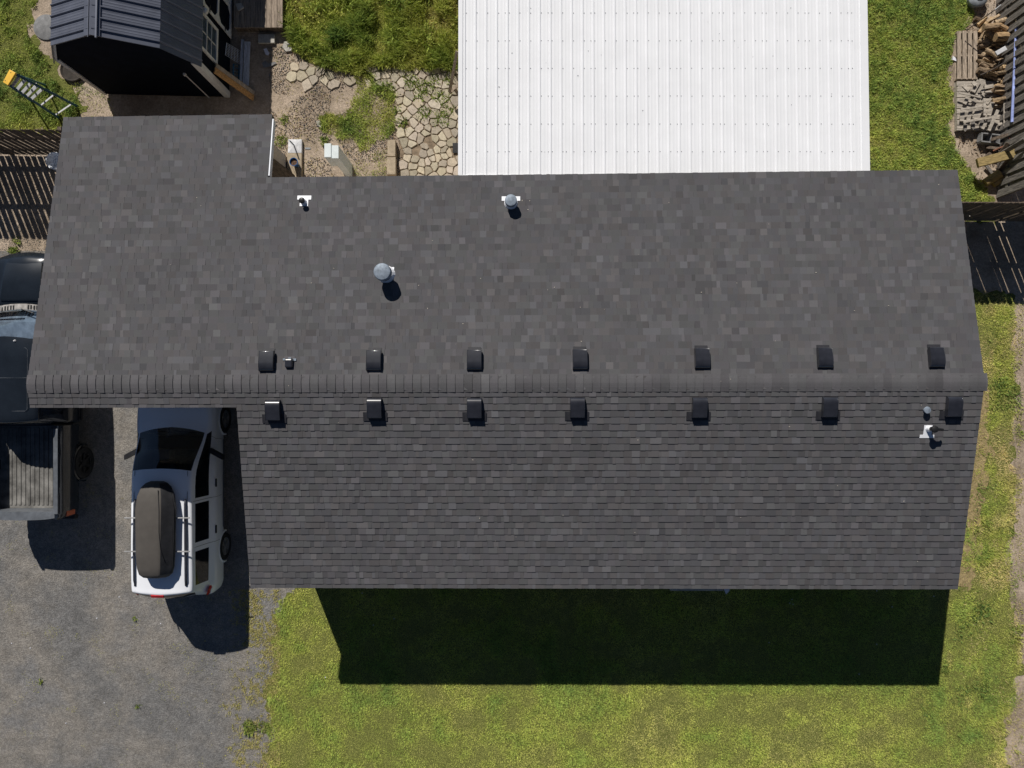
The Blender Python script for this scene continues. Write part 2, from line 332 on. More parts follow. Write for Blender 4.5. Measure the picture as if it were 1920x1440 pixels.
def grass_region(name, poly, dens, label, seed, h0, h1, w0, w1, green, thin=0.0, flat=.2, lean=.8, gsc=.9, bounds=None, amp=.16, cl=3.0, hs=1.0, gv=1.3, br=1.0, bare=True):
    xs = [p[0] for p in poly]; ys = [p[1] for p in poly]
    x0, x1, y0, y1 = max(min(xs), -14.2), min(max(xs), 14.2), max(min(ys), -11.2), min(max(ys), 11.2)
    n = int((x1-x0)*(y1-y0)*dens); x, y = scatter(n, x0, x1, y0, y1); X, Y = warp(x, y, amp)
    k = inpoly(X, Y, poly) & ~inpoly(x, y, HOUSE)
    d = fbm(x*cl, y*cl, seed, 3)
    k &= rng.uniform(0, 1, n) < np.clip(1-(thin*(1-d)*2.4), .06, 1)*np.where(inpoly(X, Y, BARE) & bare, .12+.9*(d > .55), 1)
    x, y, d = x[k], y[k], d[k]; n = len(x)
    gr = green+(fbm(x*gsc, y*gsc, seed+50, 5)-.5)*gv+(d-.5)*.7+rng.normal(0, .07, n)
    gr -= np.where((x > 11.2) & (y < 2.4), np.clip((fbm(x*1.9, y*1.4, 77, 4)-.46)*5, 0, 1)*.42, 0)
    c = pal(gr, GP)*rng.uniform(.76, 1.24, (n, 1))*(.85+.3*vnoise(x*6, y*6, seed))[:, None]*br
    hh = (h0+(h1-h0)*np.clip((d-.3)*2.2, 0, 1)**hs)*rng.uniform(.6, 1.25, n)
    o = blades(name, x, y, hh, rng.uniform(w0, w1, n), lean*rng.uniform(.6, 1.3, n), c, flat)
    return tag(o, label, 'grass', kind='stuff')
grass_region('lawn_grass', LAWN, 4600, 'mown yellow green lawn grass in front of and beside the house', 5, .015, .055, .006, .012, .49, .12, .15, .9, .55, cl=2.2, gv=.75, br=1.45)
lx = [(1640+a/1.532, 500+b/1.532) for a, b in [(287, 75), (425, 75), (425, 1440), (230, 1440), (180, 1200), (240, 920)]]
grass_region('clover_weeds', wpoly(lx), 1500, 'darker leafy weeds growing through the lawn right of the house', 15, .02, .09, .012, .024, .72, .85, .4, .8, 1.2, cl=1.9, gv=.9, br=1.0)
grass_region('lawn_clover', wpoly([(1470, 1230), (1900, 1230), (1900, 1500), (1400, 1500)]), 700, 'dark clover patches at the lower right of the front lawn', 29, .02, .05, .012, .022, .70, .85, .4, .8, 1.2, cl=1.3, gv=.9)
grass_region('yard_grass', YARD_R, 3600, 'lush green grass between the white patio roof and the woodpile', 25, .02, .09, .008, .017, .56, .12, .35, .9, .8, cl=7, gv=1.0, br=1.25)
grass_region('yard_leaves', YARD_R, 700, 'broad weed leaves in the grass beside the white patio roof', 26, .03, .08, .018, .030, .68, .4, .5, .8, .8, cl=6, gv=.9, br=1.15)
grass_region('back_weeds', YARD_B, 3600, 'tall bushy weeds between the shed and the white patio roof', 35, .07, .30, .007, .016, .50, .05, .35, .7, .9, cl=2.9, hs=1.3, gv=.9, br=1.2)
grass_region('back_leaves', YARD_B, 700, 'broad green weed leaves beside the wooden ramp', 36, .07, .28, .018, .030, .60, .4, .5, .6, .8, cl=2.9, hs=1.3, gv=.9, br=1.2)
grass_region('patch_weeds', YARD_M, 3600, 'green weed patch between the dirt and the flagstones', 45, .03, .14, .008, .018, .56, .22, .3, .9, 1.0, cl=2.6, gv=1.1, br=1.1)
grass_region('sparse_weeds', YARD_M2, 1400, 'sparse dry weeds beside the two tan blocks', 47, .02, .08, .007, .014, .40, .6, .3, .9, 1.0, cl=3)
grass_region('left_grass', YARD_L, 3300, 'green grass left of the black shed around the stepladder', 55, .03, .12, .008, .018, .60, .38, .35, .9, .8, cl=4.5, gv=1.1, br=1.1)
grass_region('dirt_weeds', wpoly([(518, 60), (560, 60), (600, 100), (600, 330), (520, 330)]), 900, 'thin weeds on the dirt right of the shed shadow', 57, .02, .07, .008, .014, .5, .98, .3, .9, 1.4, cl=1.7)
grass_region('shed_weeds', wpoly([(95, 130), (205, 180), (215, 225), (120, 225)]), 1100, 'thin weeds on bare dirt at the shed corner', 58, .02, .07, .008, .016, .5, .62, .3, .9, 1.4, cl=1.7)
sheet('dry_verge', BARE, .013, mat('dry_thatch', (.30, .23, .12), .95, spec=.05, var=.14, scale=10, fine=.4, fscale=60, bump=.01), .30)
grass_region('dry_grass', BARE, 1900, 'dry straw coloured grass beside the right wall of the house', 68, .015, .04, .007, .013, .10, .25, .3, .9, 1.2, cl=2.4, gv=.5, amp=.5, br=.8, bare=False)
grass_region('path_weeds', wpoly([(1858, 545), (1918, 545), (1916, 1450), (1850, 1450)]), 2600, 'ragged weeds along the edge of the dirt strip', 65, .02, .06, .008, .016, .45, .62, .4, .8, 1.2, cl=2.4, gv=1.3, amp=.5)
grass_region('bare_weeds', BARE, 900, 'scattered green weeds in the dry grass beside the house', 66, .02, .06, .008, .018, .60, .85, .4, .8, 1.2, cl=2.4, gv=1.0, amp=.3, bare=False)
n = 2600; x, y = scatter(n, P(520, 0).x, P(760, 0).x, P(0, 335).y, P(0, 100).y); k = fbm(x*3, y*3, 95, 3) > .5; x, y = x[k], y[k]; n = len(x)
tag(blades('straw_litter', x, y, rng.uniform(.02, .06, n), rng.uniform(.006, .012, n), 1.5, pal(rng.normal(.05, .1, n), GP)*rng.uniform(.5, 1.1, (n, 1)), .5), 'dry straw bits on the dirt and flagstones behind the house', 'straw', kind='stuff')
# round weed clumps over the flagstones and in the gravel
cx = []
for px, py, r, n in [(726, 170, 15, 330), (770, 153, 11, 200), (796, 163, 13, 220), (787, 179, 9, 120), (827, 184, 12, 220), (796, 210, 11, 200), (829, 220, 12, 220), (754, 231, 8, 90), (845, 208, 7, 70), (815, 152, 9, 100), (840, 150, 8, 90), (745, 205, 6, 60), (612, 225, 9, 120), (607, 240, 7, 60), (608, 263, 6, 80), (530, 265, 9, 110), (534, 225, 7, 60), (467, 1365, 10, 300), (497, 1362, 9, 130), (76, 1276, 5, 26), (260, 1322, 4, 22), (254, 1158, 3, 16), (25, 470, 8, 150), (32, 452, 5, 40), (1885, 1000, 12, 120)]:
    k = 72.7; a = rng.uniform(0, 2*np.pi, n); q = np.sqrt(rng.uniform(0, 1, n))*r/k*1.25*(0.6+.8*vnoise(a*1.6, a*0+px, 2)); p = P(px, py)
    cx.append(np.stack([p.x+np.cos(a)*q, p.y+np.sin(a)*q, np.full(n, r/k)], 1))
cx = np.concatenate(cx); n = len(cx)
tag(blades('weed_clumps', cx[:, 0], cx[:, 1], .03+rng.uniform(0, 1, n)*.06, rng.uniform(.012, .032, n), .9, pal(rng.normal(.74, .15, n), GP)*rng.uniform(.55, 1.05, (n, 1)), .35), 'small green weed clumps on the flagstones and driveway', 'weeds', kind='stuff')
# dry tufts along the driveway edge
n = 110000; x, y = scatter(n, P(330, 0).x, P(540, 0).x, P(0, 1460).y, P(0, 1090).y); t = (x-P(330, 0).x)/(P(505, 0).x-P(330, 0).x)
e = fbm(x*2.4, y*2.4, 71, 4); e = e*.6+.4*vnoise(x*11, y*11, 72); k = (e+np.clip(t-.2, 0, 1)*.52 > .94+.09*rng.normal(0, 1, n)) & (t < 1.12) & (y < P(0, 1105).y); x, y = x[k], y[k]; n = len(x)
tag(blades('dry_tufts', x, y, rng.uniform(.012, .035, n), rng.uniform(.010, .02, n), .9, pal(rng.normal(.16, .12, n), GP)*rng.uniform(.6, 1.1, (n, 1)), .3), 'dry yellow tufts along the driveway edge', 'grass', kind='stuff')
n = 50000; x, y = scatter(n, -13.5, P(480, 0).x, P(0, 1460).y, P(0, 900).y); e = fbm(x*3.1, y*3.1, 81, 4); k = e > .70+.03*rng.normal(0, 1, n); x, y = x[k], y[k]; n = len(x)
tag(blades('moss_specks', x, y, rng.uniform(.006, .014, n), rng.uniform(.010, .02, n), .9, pal(rng.normal(.25, .12, n), GP), .3), 'yellowish moss specks scattered over the driveway', 'moss', kind='stuff')
# dry stalks lying on the dirt right of the house
n = 9000; x, y = scatter(n, P(1800, 0).x, P(1990, 0).x, P(0, 1460).y, P(0, 545).y); e = fbm(x*2, y*1.2, 91, 4); k = (e > .52); x, y = x[k], y[k]; n = len(x)
tag(blades('dry_straw', x, y, rng.uniform(.02, .05, n), rng.uniform(.008, .016, n), 1.2, pal(rng.normal(.05, .1, n), GP)*rng.uniform(.8, 1.3, (n, 1)), .3), 'pale dry straw on the dirt strip right of the house', 'straw', kind='stuff')

# pebbles
def pebbles(name, x, y, s, cols, label):
    n = len(x); a = rng.uniform(0, 6.28, n); k = 5
    ang = a[:, None]+np.arange(k)[None, :]*2*np.pi/k+rng.normal(0, .15, (n, k)); r = s[:, None]*rng.uniform(.7, 1.2, (n, k))
    base = np.stack([x[:, None]+np.cos(ang)*r, y[:, None]+np.sin(ang)*r*.8, np.full((n, k), .004)], 2)
    top = np.stack([x[:, None]+np.cos(ang)*r*.55, y[:, None]+np.sin(ang)*r*.45, np.repeat((s*.8)[:, None], k, 1)+.004], 2)
    v = np.concatenate([base, top], 1).reshape(-1, 3); b = (np.arange(n)*2*k)[:, None]
    side = np.concatenate([np.stack([b[:, 0]+i, b[:, 0]+(i+1) % k, b[:, 0]+k+(i+1) % k, b[:, 0]+k+i], 1) for i in range(k)]); 
    tp = np.stack([b[:, 0]+k, b[:, 0]+k+1, b[:, 0]+k+2, b[:, 0]+k+3], 1); tp2 = np.stack([b[:, 0]+k, b[:, 0]+k+3, b[:, 0]+k+4, b[:, 0]+k+4], 1)[:, :3]
    f = np.concatenate([side, tp]); c = np.concatenate([np.tile(cols, (k, 1)), cols])
    v2 = v; ob = npmesh(name, v2, f, c, M['pebble'])
    return tag(ob, label, 'gravel', kind='stuff')
n = 14000; x, y = scatter(n, P(505, 0).x, P(760, 0).x, P(0, 345).y, P(0, 60).y); e = fbm(x*1.8, y*1.8, 61, 4)
k = (e > .47) & ~inpoly(x, y, YARD_B) & ~inpoly(x, y, YARD_M); x, y = x[k], y[k]; n = len(x)
gc = np.array([(.10, .10, .11), (.30, .27, .23), (.45, .38, .28), (.17, .16, .16), (.40, .26, .14), (.08, .085, .10)])[rng.integers(0, 6, n)]
pebbles('gravel', x, y, rng.uniform(.007, .017, n), gc, 'mixed grey and tan pebbles on the dirt behind the garage')
n = 5000; x, y = scatter(n, P(-80, 0).x, P(110, 0).x, P(0, 500).y, P(0, 290).y)
pebbles('fence_gravel', x, y, rng.uniform(.006, .014, n), np.array([(.14, .14, .14), (.3, .27, .23), (.36, .3, .2)])[rng.integers(0, 3, n)], 'fine gravel below the left picket fence')
n = 9000; x, y = scatter(n, -13.8, P(500, 0).x, P(0, 1460).y, P(0, 470).y); k = inpoly(x, y, DRIVE); x, y = x[k], y[k]; n = len(x)
pebbles('driveway_grit', x, y, rng.uniform(.005, .012, n), np.array([(.10, .10, .10), (.26, .24, .21), (.34, .30, .24), (.2, .2, .2)])[rng.integers(0, 4, n)], 'loose grit lying on the grey driveway')

# ------------------------------------------------------------------ flagstones
def clip(poly, a, b):      # keep the side of the bisector nearer to a
    mx, my = (a[0]+b[0])/2, (a[1]+b[1])/2; nx, ny = b[0]-a[0], b[1]-a[1]; out = []
    for i in range(len(poly)):
        p, q = poly[i], poly[(i+1) % len(poly)]; dp = (p[0]-mx)*nx+(p[1]-my)*ny; dq = (q[0]-mx)*nx+(q[1]-my)*ny
        if dp <= 0: out.append(p)
        if dp*dq < 0: t = dp/(dp-dq); out.append((p[0]+(q[0]-p[0])*t, p[1]+(q[1]-p[1])*t))
    return out
def flagstones(name, region, label, seed):
    rs = random.Random(seed); xs = [p[0] for p in region]; ys = [p[1] for p in region]; pts = []
    for k in range(9000):
        p = (rs.uniform(min(xs)-.4, max(xs)+.4), rs.uniform(min(ys)-.4, max(ys)+.4)); md = .225 if k < 55 else (.165 if k < 500 else .125)
        if all((p[0]-q[0])**2+(p[1]-q[1])**2 > (max(md, q[2]))**2 for q in pts): pts.append((*p, md))
    b = MB()
    for p in pts:
        if not inpoly(np.array([p[0]]), np.array([p[1]]), region)[0]: continue
        pl = [(p[0]-.4, p[1]-.4), (p[0]+.4, p[1]-.4), (p[0]+.4, p[1]+.4), (p[0]-.4, p[1]+.4)]
        for q in pts:
            if q is not p and abs(q[0]-p[0]) < .8 and abs(q[1]-p[1]) < .8: pl = clip(pl, p, q)
            if len(pl) < 3: break
        if len(pl) < 3: continue
        cxx = sum(a for a, _ in pl)/len(pl); cyy = sum(c for _, c in pl)/len(pl)
        # round the corners, leave a joint
        rd = []
        for i in range(len(pl)):
            a, c, d = pl[i-1], pl[i], pl[(i+1) % len(pl)]
            jx = lambda q: q+rs.uniform(-.011, .011)
            rd += [(c[0]*.78+a[0]*.22, c[1]*.78+a[1]*.22), (c[0]*.90+(a[0]+d[0])*.05, c[1]*.90+(a[1]+d[1])*.05), (c[0]*.78+d[0]*.22, c[1]*.78+d[1]*.22)]
        rd = [(jx(a), jx(c)) for a, c in rd]
        if rs.random() < .04: continue
        def ins(s_, j=0): 
            o = []
            for q in rd:
                dx, dy = q[0]-cxx, q[1]-cyy; L = math.hypot(dx, dy)+1e-9; k = max(.2, 1-s_/L); o.append((cxx+dx*k, cyy+dy*k))
            return o
        t = rs.uniform(.68, 1.14); cc = (.50*t, .445*t*rs.uniform(.97, 1.02), .355*t*rs.uniform(.93, 1.04)); zt = .030+rs.uniform(0, .006)
        b.rings([[(x, y, 0.001) for x, y in ins(.012)], [(x, y, zt-.008) for x, y in ins(.012)], [(x, y, zt) for x, y in ins(.022)]], False, True, 0, cc)
    o = b.build(name, M['stone']); o['label'] = label; o['kind'] = 'structure'; return o
flagstones('patio_path', wpoly([(690, 128), (860, 128), (1000, 128), (1000, 345), (745, 345), (752, 262), (735, 250), (742, 168), (690, 166)]), 'cream flagstone paving beside the white patio roof', 3)
flagstones('stepping_path', wpoly([(548, 108), (610, 128), (672, 138), (668, 162), (600, 160), (546, 156)]), 'short row of cream flagstones right of the shed', 8)
sheet('joint_soil', wpoly([(745, 166), (1000, 130), (1000, 345), (750, 345)]), .003, mat('joint_sand', (.23, .175, .12), .95, var=.2, scale=6), .0)
# ------------------------------------------------------------------ HOUSE
house = thing('house', 'long single storey house with dark grey shingle roof in the middle', 'house')
XL, XR, XG, XS = -9.97, 9.72, -5.33, -5.70; ZR = 3.7; SL = .2; CS = .1406
def ry(x): return .0+.002*(x+10)
def rN(x): return 1+.00203*(x+5.3)
def rS(x): return 1+.0009*(x+5.7)
def roofp(x, y, up=0.0):      # y > 0 north of the ridge
    return (x, ry(x)+y*(rN(x) if y > 0 else rS(x)), ZR-SL*abs(y)+up)
def roofz(x, Y):
    y = (Y-ry(x))/(rN(x) if Y > 0 else rS(x)); return ZR-SL*abs(y)
sh = MB()
def course(xa, xb, sgn, ylow, yhigh):
    x = xa
    raised = False
    while x < xb-.001:
        wd = random.choice([.07, .10, .12, .14, .16, .18, .21]) * random.uniform(.85, 1.15)
        if xb-(x+wd) < .06: wd = xb-x
        x2 = min(x+wd, xb); raised = not raised if random.random() < .8 else raised
        t = random.gauss(.97, .055)+(.03 if raised else -.02)
        r_ = random.random()
        if r_ < .20: t *= random.uniform(1.12, 1.28)
        elif r_ < .3: t *= .88
        tint = random.choice([(1, 1, 1), (1.025, .995, .975), (.985, 1, 1.025), (.99, 1.01, .99), (1.01, .99, 1.01)]); c = tuple(t*q for q in tint)
        zl = .021 if raised else .015; yl = sgn*(ylow+random.uniform(-.002, .002)-(0 if raised else .002)); yh = sgn*max(yhigh-.03, 0)
        skew = random.uniform(-.006, .006) if raised else 0
        a0 = roofp(x, yl, zl); a1 = roofp(x2, yl, zl); b0 = roofp(x+skew, yh, .002+zl*.15); b1 = roofp(x2+skew, yh, .002+zl*.15); c0 = roofp(x, yl, 0); c1 = roofp(x2, yl, 0); d0 = roofp(x+skew, yh, 0); d1 = roofp(x2+skew, yh, 0)
        fs = [(0, 1, 2, 3), (4, 5, 1, 0), (5, 6, 2, 1), (4, 0, 3, 7)]
        if sgn > 0: fs = [tuple(reversed(f)) for f in fs]
        sh.add([a0, a1, b1, b0, c0, c1, d1, d0], fs, 0, c)
        x = x2
for k in range(1, 44):
    lo = min(k*CS, 5.99); hi = (k-1)*CS
    if hi >= 5.99: break
    xb = XR if k <= 32 else XG
    course(XL, xb, 1, lo, hi)
for k in range(1, 33):
    lo = min(k*CS, 4.455)
    if hi < 0: pass
    hi = (k-1)*CS
    if hi >= 4.455: break
    if k <= 3: course(XL, XR, -1, lo, hi)
    elif k == 4: course(XL, XS, -1, .495, hi); course(XS, XR, -1, lo, hi)
    else: course(XS, XR, -1, lo, hi)
roof = sh.build('roof', M['shingle'], house)
# deck and fascia under the shingles
dk = MB()
def slab(xa, xb, ya, yb, t=.14):
    n = 6; top = []; 
    for s_ in range(n): 
        x0 = xa+(xb-xa)*s_/n; x1 = xa+(xb-xa)*(s_+1)/n
        v = [roofp(x0, ya, -.003), roofp(x1, ya, -.003), roofp(x1, yb, -.003), roofp(x0, yb, -.003)]
        lo = [(p[0], p[1], p[2]-t) for p in v]
        dk.add(v+lo, [(0, 1, 2, 3), (7, 6, 5, 4), (0, 4, 5, 1), (2, 6, 7, 3)]+([(0, 3, 7, 4)] if s_ == 0 else [])+([(1, 5, 6, 2)] if s_ == n-1 else []))
slab(XL+.01, XR-.01, .0001, 4.485); slab(XL+.01, XG-.01, 4.485, 5.975); slab(XL+.01, XR-.01, -.48, -.0001); slab(XS+.01, XR-.01, -4.44, -.48)
dk.build('fascia', M['flash'], roof)
# ridge cap
rc = MB(); x = XL-.02; i = 0
while x < XR+.02:
    x2 = min(x+.176, XR+.035); t = random.gauss(1, .07); c = (t, t*random.uniform(.98, 1.01), t); L = []; sp = [-.185, -.09, -.03, 0, .03, .09, .185]
    for (xx, up) in ((x, .012), (x2+.02, .029)):
        L.append([(xx, ry(xx)+s_, ZR-SL*abs(s_)*1.0+up-.010*math.exp(-(s_/.04)**2)) for s_ in sp])
    v = L[0]+L[1]; n7 = 7; fs = [(q, n7+q, n7+q+1, q+1) for q in range(6)]
    v += [(p[0], p[1], p[2]-.025) for p in L[0]]+[(p[0], p[1], p[2]-.025) for p in L[1]]
    fs += [(n7+q, 3*n7+q, 3*n7+q+1, n7+q+1) for q in range(6)]+[(q+1, 2*n7+q+1, 2*n7+q, q) for q in range(6)]+[(0, 14, 21, 7), (13, 27, 20, 6)]
    rc.add(v, fs, 0, c); x = x2; i += 1
rc.build('ridge_cap', M['cap'], roof)
# white rake trim at garage corner
b = MB(); a = roofp(XG+.03, 4.52, -.04); c = roofp(XG+.03, 5.86, -.04); b.bar(a, c, .03, .14, mi=0); b.build('rake_trim', M['white'], house, bevel=.004)
# walls
wl = MB()
def wall(xa, ya, xb, yb, z0=0, tops=None):
    d = Vector((xb-xa, yb-ya, 0)); n = max(1, int(d.length/1.0)); nn = Vector((-d.y, d.x, 0)).normalized()*.06
    for q in range(n):
        p0 = Vector((xa, ya, 0))+d*q/n; p1 = Vector((xa, ya, 0))+d*(q+1)/n
        t0 = roofz(p0.x, p0.y)-.146; t1 = roofz(p1.x, p1.y)-.146
        vs = [p0-nn, p1-nn, p1+nn, p0+nn]; v = [(p.x, p.y, z0) for p in vs]+[(vs[0].x, vs[0].y, t0), (vs[1].x, vs[1].y, t1), (vs[2].x, vs[2].y, t1), (vs[3].x, vs[3].y, t0)]
        wl.add(v, [(0, 3, 2, 1), (4, 5, 6, 7), (0, 1, 5, 4), (2, 3, 7, 6)]+([(0, 4, 7, 3)] if q == 0 else [])+([(1, 2, 6, 5)] if q == n-1 else []))
GW = -9.72; GE = -5.86
wall(GW, .3, GW, 5.85); wall(GW+.061, 5.85, GE-.061, 5.85); wall(GE, 5.85, GE, 4.10); wall(GE+.061, 4.10, 9.48, 4.10); wall(9.48, 4.16, 9.48, -4.02)
wall(9.419, -4.02, -5.46, -4.02); wall(-5.52, -3.96, -5.52, .24); wall(-5.581, .3, GW+.061, .3)
wl.build('wall', M['beige'], house)
sd = MB()
for z in [q*.16 for q in range(1, 17)]:
    sd.b2(-5.44, 9.4, -4.092, -4.081, z, z+.012); 
sd.build('siding_line', M['beige'], house)
b = MB(); b.b2(-9.3, -6.0, .218, .239, .02, 2.2)
for q in range(4): b.b2(-9.25, -6.05, .205, .217, .06+q*.54, .53+q*.54)
b.build('garage_door', M['white'], house, bevel=.004)
def hwin(x0, x1, y, z0, z1, s):      # window in a wall facing s*Y
    f = MB(); t = .06
    for a_ in ((x0-t, x1+t, z1, z1+t), (x0-t, x1+t, z0-t, z0), (x0-t, x0, z0, z1), (x1, x1+t, z0, z1), ((x0+x1)/2-.02, (x0+x1)/2+.02, z0, z1)):
        f.b2(a_[0], a_[1], min(y, y+s*.04), max(y, y+s*.04), a_[2], a_[3])
    w_ = f.build('window', M['white'], house); p = MB(); p.b2(x0, x1, min(y, y+s*.015), max(y, y+s*.015), z0, z1); p.build('pane', M['curtain'], w_)
for x0, x1 in ((-4.6, -3.2), (-1.6, .2), (5.4, 6.8), (7.6, 8.6)): hwin(x0, x1, -4.082, 1.0, 2.1, -1)
for x0, x1 in ((-4.8, -3.9), (-2.6, -1.8), (5.9, 6.9)): hwin(x0, x1, 4.162, 1.0, 2.1, 1)
b = MB(); b.b2(3.7, 4.7, -4.13, -4.082, .16, 2.2); d_ = b.build('door', M['white'], house, bevel=.01); b = MB(); b.lathe([(.0, 0), (.03, 0), (.03, .03), (0, .05)], (4.6, -4.15, 1.05), 10); b.build('door_knob', M['galv'], d_)
# ---- roof vents
def on_roof(px, py, h):
    z = 3.3
    for _ in range(8): p = P(px, py, z+h); z = roofz(p.x, p.y)
    return Vector((p.x, p.y, z))
def vent_proto(fw):
    b = MB(); prof = [(-.205, .015), (-.203, .045), (-.19, .078), (-.16, .103), (-.11, .120), (-.04, .128), (.195, .128), (.205, .118), (.205, .045)]
    w2 = .152; rows = []
    for s_, k in ((-1, 1), (1, 1)): rows.append([(s_*(w2-(.004 if z > .1 else 0)), y, z) for y, z in prof])
    n = len(prof); v = rows[0]+rows[1]; fs = [(i, n+i, n+i+1, i+1) for i in range(n-1)]
    v += [(-w2, -.205, .012), (w2, -.205, .012), (-w2, .19, .045), (w2, .19, .045)]
    fs += [tuple(reversed([0]+list(range(1, n))+[2*n+2, 2*n]))[:], tuple([n]+list(range(n+1, 2*n))+[2*n+3, 2*n+1])]
    fs += [(2*n, 2*n+1, n, 0)]
    b.add(v, [tuple(f) for f in fs]); b.b2(-.11, .11, -.12, .12, .005, .09)
    o = b.build('roof_vent', M['vent'], house, bevel=.012); o.data.polygons.foreach_set('use_smooth', [True]*len(o.data.polygons)); o.data.set_sharp_from_angle(angle=R(42))
    f = MB(); f.b2(-fw/2, fw/2, .10, .285, .022, .026); f.build('flashing', M['flash'], o)
    r = MB(); r.b2(-.148, .148, .192, .200, .045, .06); 
    return o
vN = vent_proto(.27); vS = vent_proto(.50)
def place_vent(first, src, px, py, sgn):
    p = on_roof(px, py, .13); o = src if first else copy_tree(src, house)
    sl = math.atan(SL); o.location = (p.x, p.y, p.z+.004)
    o.rotation_euler = Matrix.Rotation(-sl*sgn, 4, 'X').to_euler() if sgn > 0 else (Matrix.Rotation(sl, 4, 'X') @ Matrix.Rotation(math.pi, 4, 'Z')).to_euler()
for i, (px, py) in enumerate([(498, 678), (700, 677), (889, 676), (1088, 675), (1318, 673), (1549, 672), (1759, 671)]): place_vent(i == 0, vN, px, py, 1)
for i, (px, py) in enumerate([(510, 768), (701, 764), (889, 764), (1083, 763), (1313, 763), (1558, 762), (1792, 761)]): place_vent(i == 0, vS, px, py, -1)
# ---- pipes
def pipe(name, px, py, cap, h, r, rc_, m, cm, flash=None, shape='cap', label=None, fm='wflash'):
    q = on_roof(px, py, h); z = q.z; b = MB(); 
    b.lathe([(r*1.0, -.05), (r, h*.75)], (q.x, q.y, z), 20)
    if shape == 'cap': b.lathe([(rc_*.9, h*.55), (rc_, h*.60), (rc_, h*.93), (rc_*.95, h*.975), (rc_*.9, h*.985), (0.001, h*.99)], (q.x, q.y, z), 28)
    elif shape == 'ball': b.lathe([(rc_*.6, h*.70), (rc_, h*.82), (rc_*.92, h*.93), (rc_*.5, h*.99), (.001, h)], (q.x, q.y, z), 20)
    elif shape == 'open': b.lathe([(r, h*.7), (r, h), (r*.75, h), (r*.7, h*.5)], (q.x, q.y, z), 16)
    o = b.build(name, [m], house, auto=40, label=label)
    if flash:
        f = MB(); bb = q
        for (x0, x1, y0, y1) in flash:
            v = [(bb.x+x0, bb.y+y0), (bb.x+x1, bb.y+y0), (bb.x+x1, bb.y+y1), (bb.x+x0, bb.y+y1)]
            top = [(a_, c_, roofz(a_, c_)+.022) for a_, c_ in v]; f.add(top+[(a_, c_, e_-.012) for a_, c_, e_ in top], [(0, 1, 2, 3), (0, 4, 5, 1), (1, 5, 6, 2), (2, 6, 7, 3), (3, 7, 4, 0)])
        f.lathe([(r*1.7, .0), (r*1.25, .09), (r*1.02, .11)], (q.x, q.y, z), 20)
        f.build('flashing', M[fm], o)
    return o
pipe('vent_pipe', 565, 375, 0, .20, .045, .066, M['rubber'], None, [(-.145, .155, .06, .15), (-.085, .095, -.09, .06)], 'ball', 'black plumbing pipe in a white flashing at the left of the rear slope')
pipe('flue_cap', 958, 375, 0, .30, .09, .128, M['galv'], None, [(-.2, .2, .06, .16)], 'cap', 'grey round flue cap near the white patio roof')
pipe('flue_cap', 716, 509, 0, .48, .12, .178, M['galv'], None, [(-.17, .17, .08, .17), (-.12, .12, -.05, .08)], 'cap', 'largest grey round flue cap, standing tall on the rear slope')
q = on_roof(541, 681, .08); b = MB(); b.box((q.x, q.y, q.z+.05), (.17, .20, .11), None, 0, None, .85)
mv = b.build('vent_pipe', M['vent'], house, bevel=.02, label='small black square vent between the first two rear vents')
for x0, x1, y0, y1 in ((-.135, -.09, .06, .10), (.075, .135, .05, .10), (-.03, .03, .09, .12)): b = MB(); b.box((q.x+(x0+x1)/2, q.y+(y0+y1)/2, roofz(q.x, q.y+.08)+.028), (x1-x0, y1-y0, .012)); b.build('flashing_tab', M['galv'], mv)
pipe('vent_pipe', 1740, 769, 0, .12, .045, .073, M['galv'], None, [], 'ball', 'small pale mushroom vent near the right end of the front slope')
pp = pipe('vent_pipe', 1755, 805, 0, .27, .045, .075, M['rubber'], None, [(-.17, .13, -.20, -.13), (-.10, .07, -.13, .07)], 'ball', 'tall black mushroom pipe in a white flashing at the right')
q = on_roof(1755, 805, .27); b = MB(); b.tube([(q.x+.05, q.y, q.z+.23), (q.x+.15, q.y-.01, q.z+.22), (q.x+.19, q.y-.01, q.z+.19)], [.035, .028, .022], 8); b.build('elbow', M['rubber'], pp)
# specks of litter on the roof
b = MB()
for k in range(60):
    if k < 10: px, py = [(785, 535), (1530, 511), (1315, 548), (1818, 405), (1760, 346), (979, 376), (990, 393), (868, 607), (1090, 640), (1480, 800)][k]
    else: px, py = random.uniform(130, 1780), random.uniform(350, 1080)
    if px < 480 and py > 700: continue
    p = on_roof(px, py, .016); s_ = random.uniform(.006, .013) if k > 9 else .013
    b.box((p.x, p.y, p.z+.018), (s_*random.uniform(1, 2), s_, .004), Matrix.Rotation(random.uniform(0, 3), 3, 'Z'))
tag(b.build('roof_litter', mat('pale_litter', (.5, .45, .38), .9)), 'tiny pale specks of litter on the dark shingles', 'litter', kind='stuff')

# ------------------------------------------------------------------ PATIO COVER
pc = thing('patio_cover', 'white ribbed metal patio roof joined to the back of the house', 'patio cover', (3.3, 6.8, 0))
O = pc.location
def pz(y): return 2.72-.030*(y-4.45)
b = MB(); xa, xb, ya, yb = -1.173, 7.84, 4.50, 9.7
prof = []; x = xa+.09; nr = 0; ribx = []
prof.append((xa, 0)); x = PX(871.5, 2.66)
while x < xb-.12:
    ribx.append(x); prof += [(x-.030, 0), (x-.014, .020), (x+.010, .020), (x+.020, 0)]
    if x+.2365 < xb-.12:
        for e in (.33, .66): m_ = x+.2365*e; prof += [(m_-.018, 0), (m_-.009, .0018), (m_+.009, .0018), (m_+.018, 0)]
    x += .2365
prof.append((xb, 0)); n = len(prof)
v = []
for y in (ya, (ya+yb)/2, yb): v += [(px_, y, pz(y)+pz_) for px_, pz_ in prof]
fs = [(k*n+i, k*n+i+1, (k+1)*n+i+1, (k+1)*n+i) for k in range(2) for i in range(n-1)]
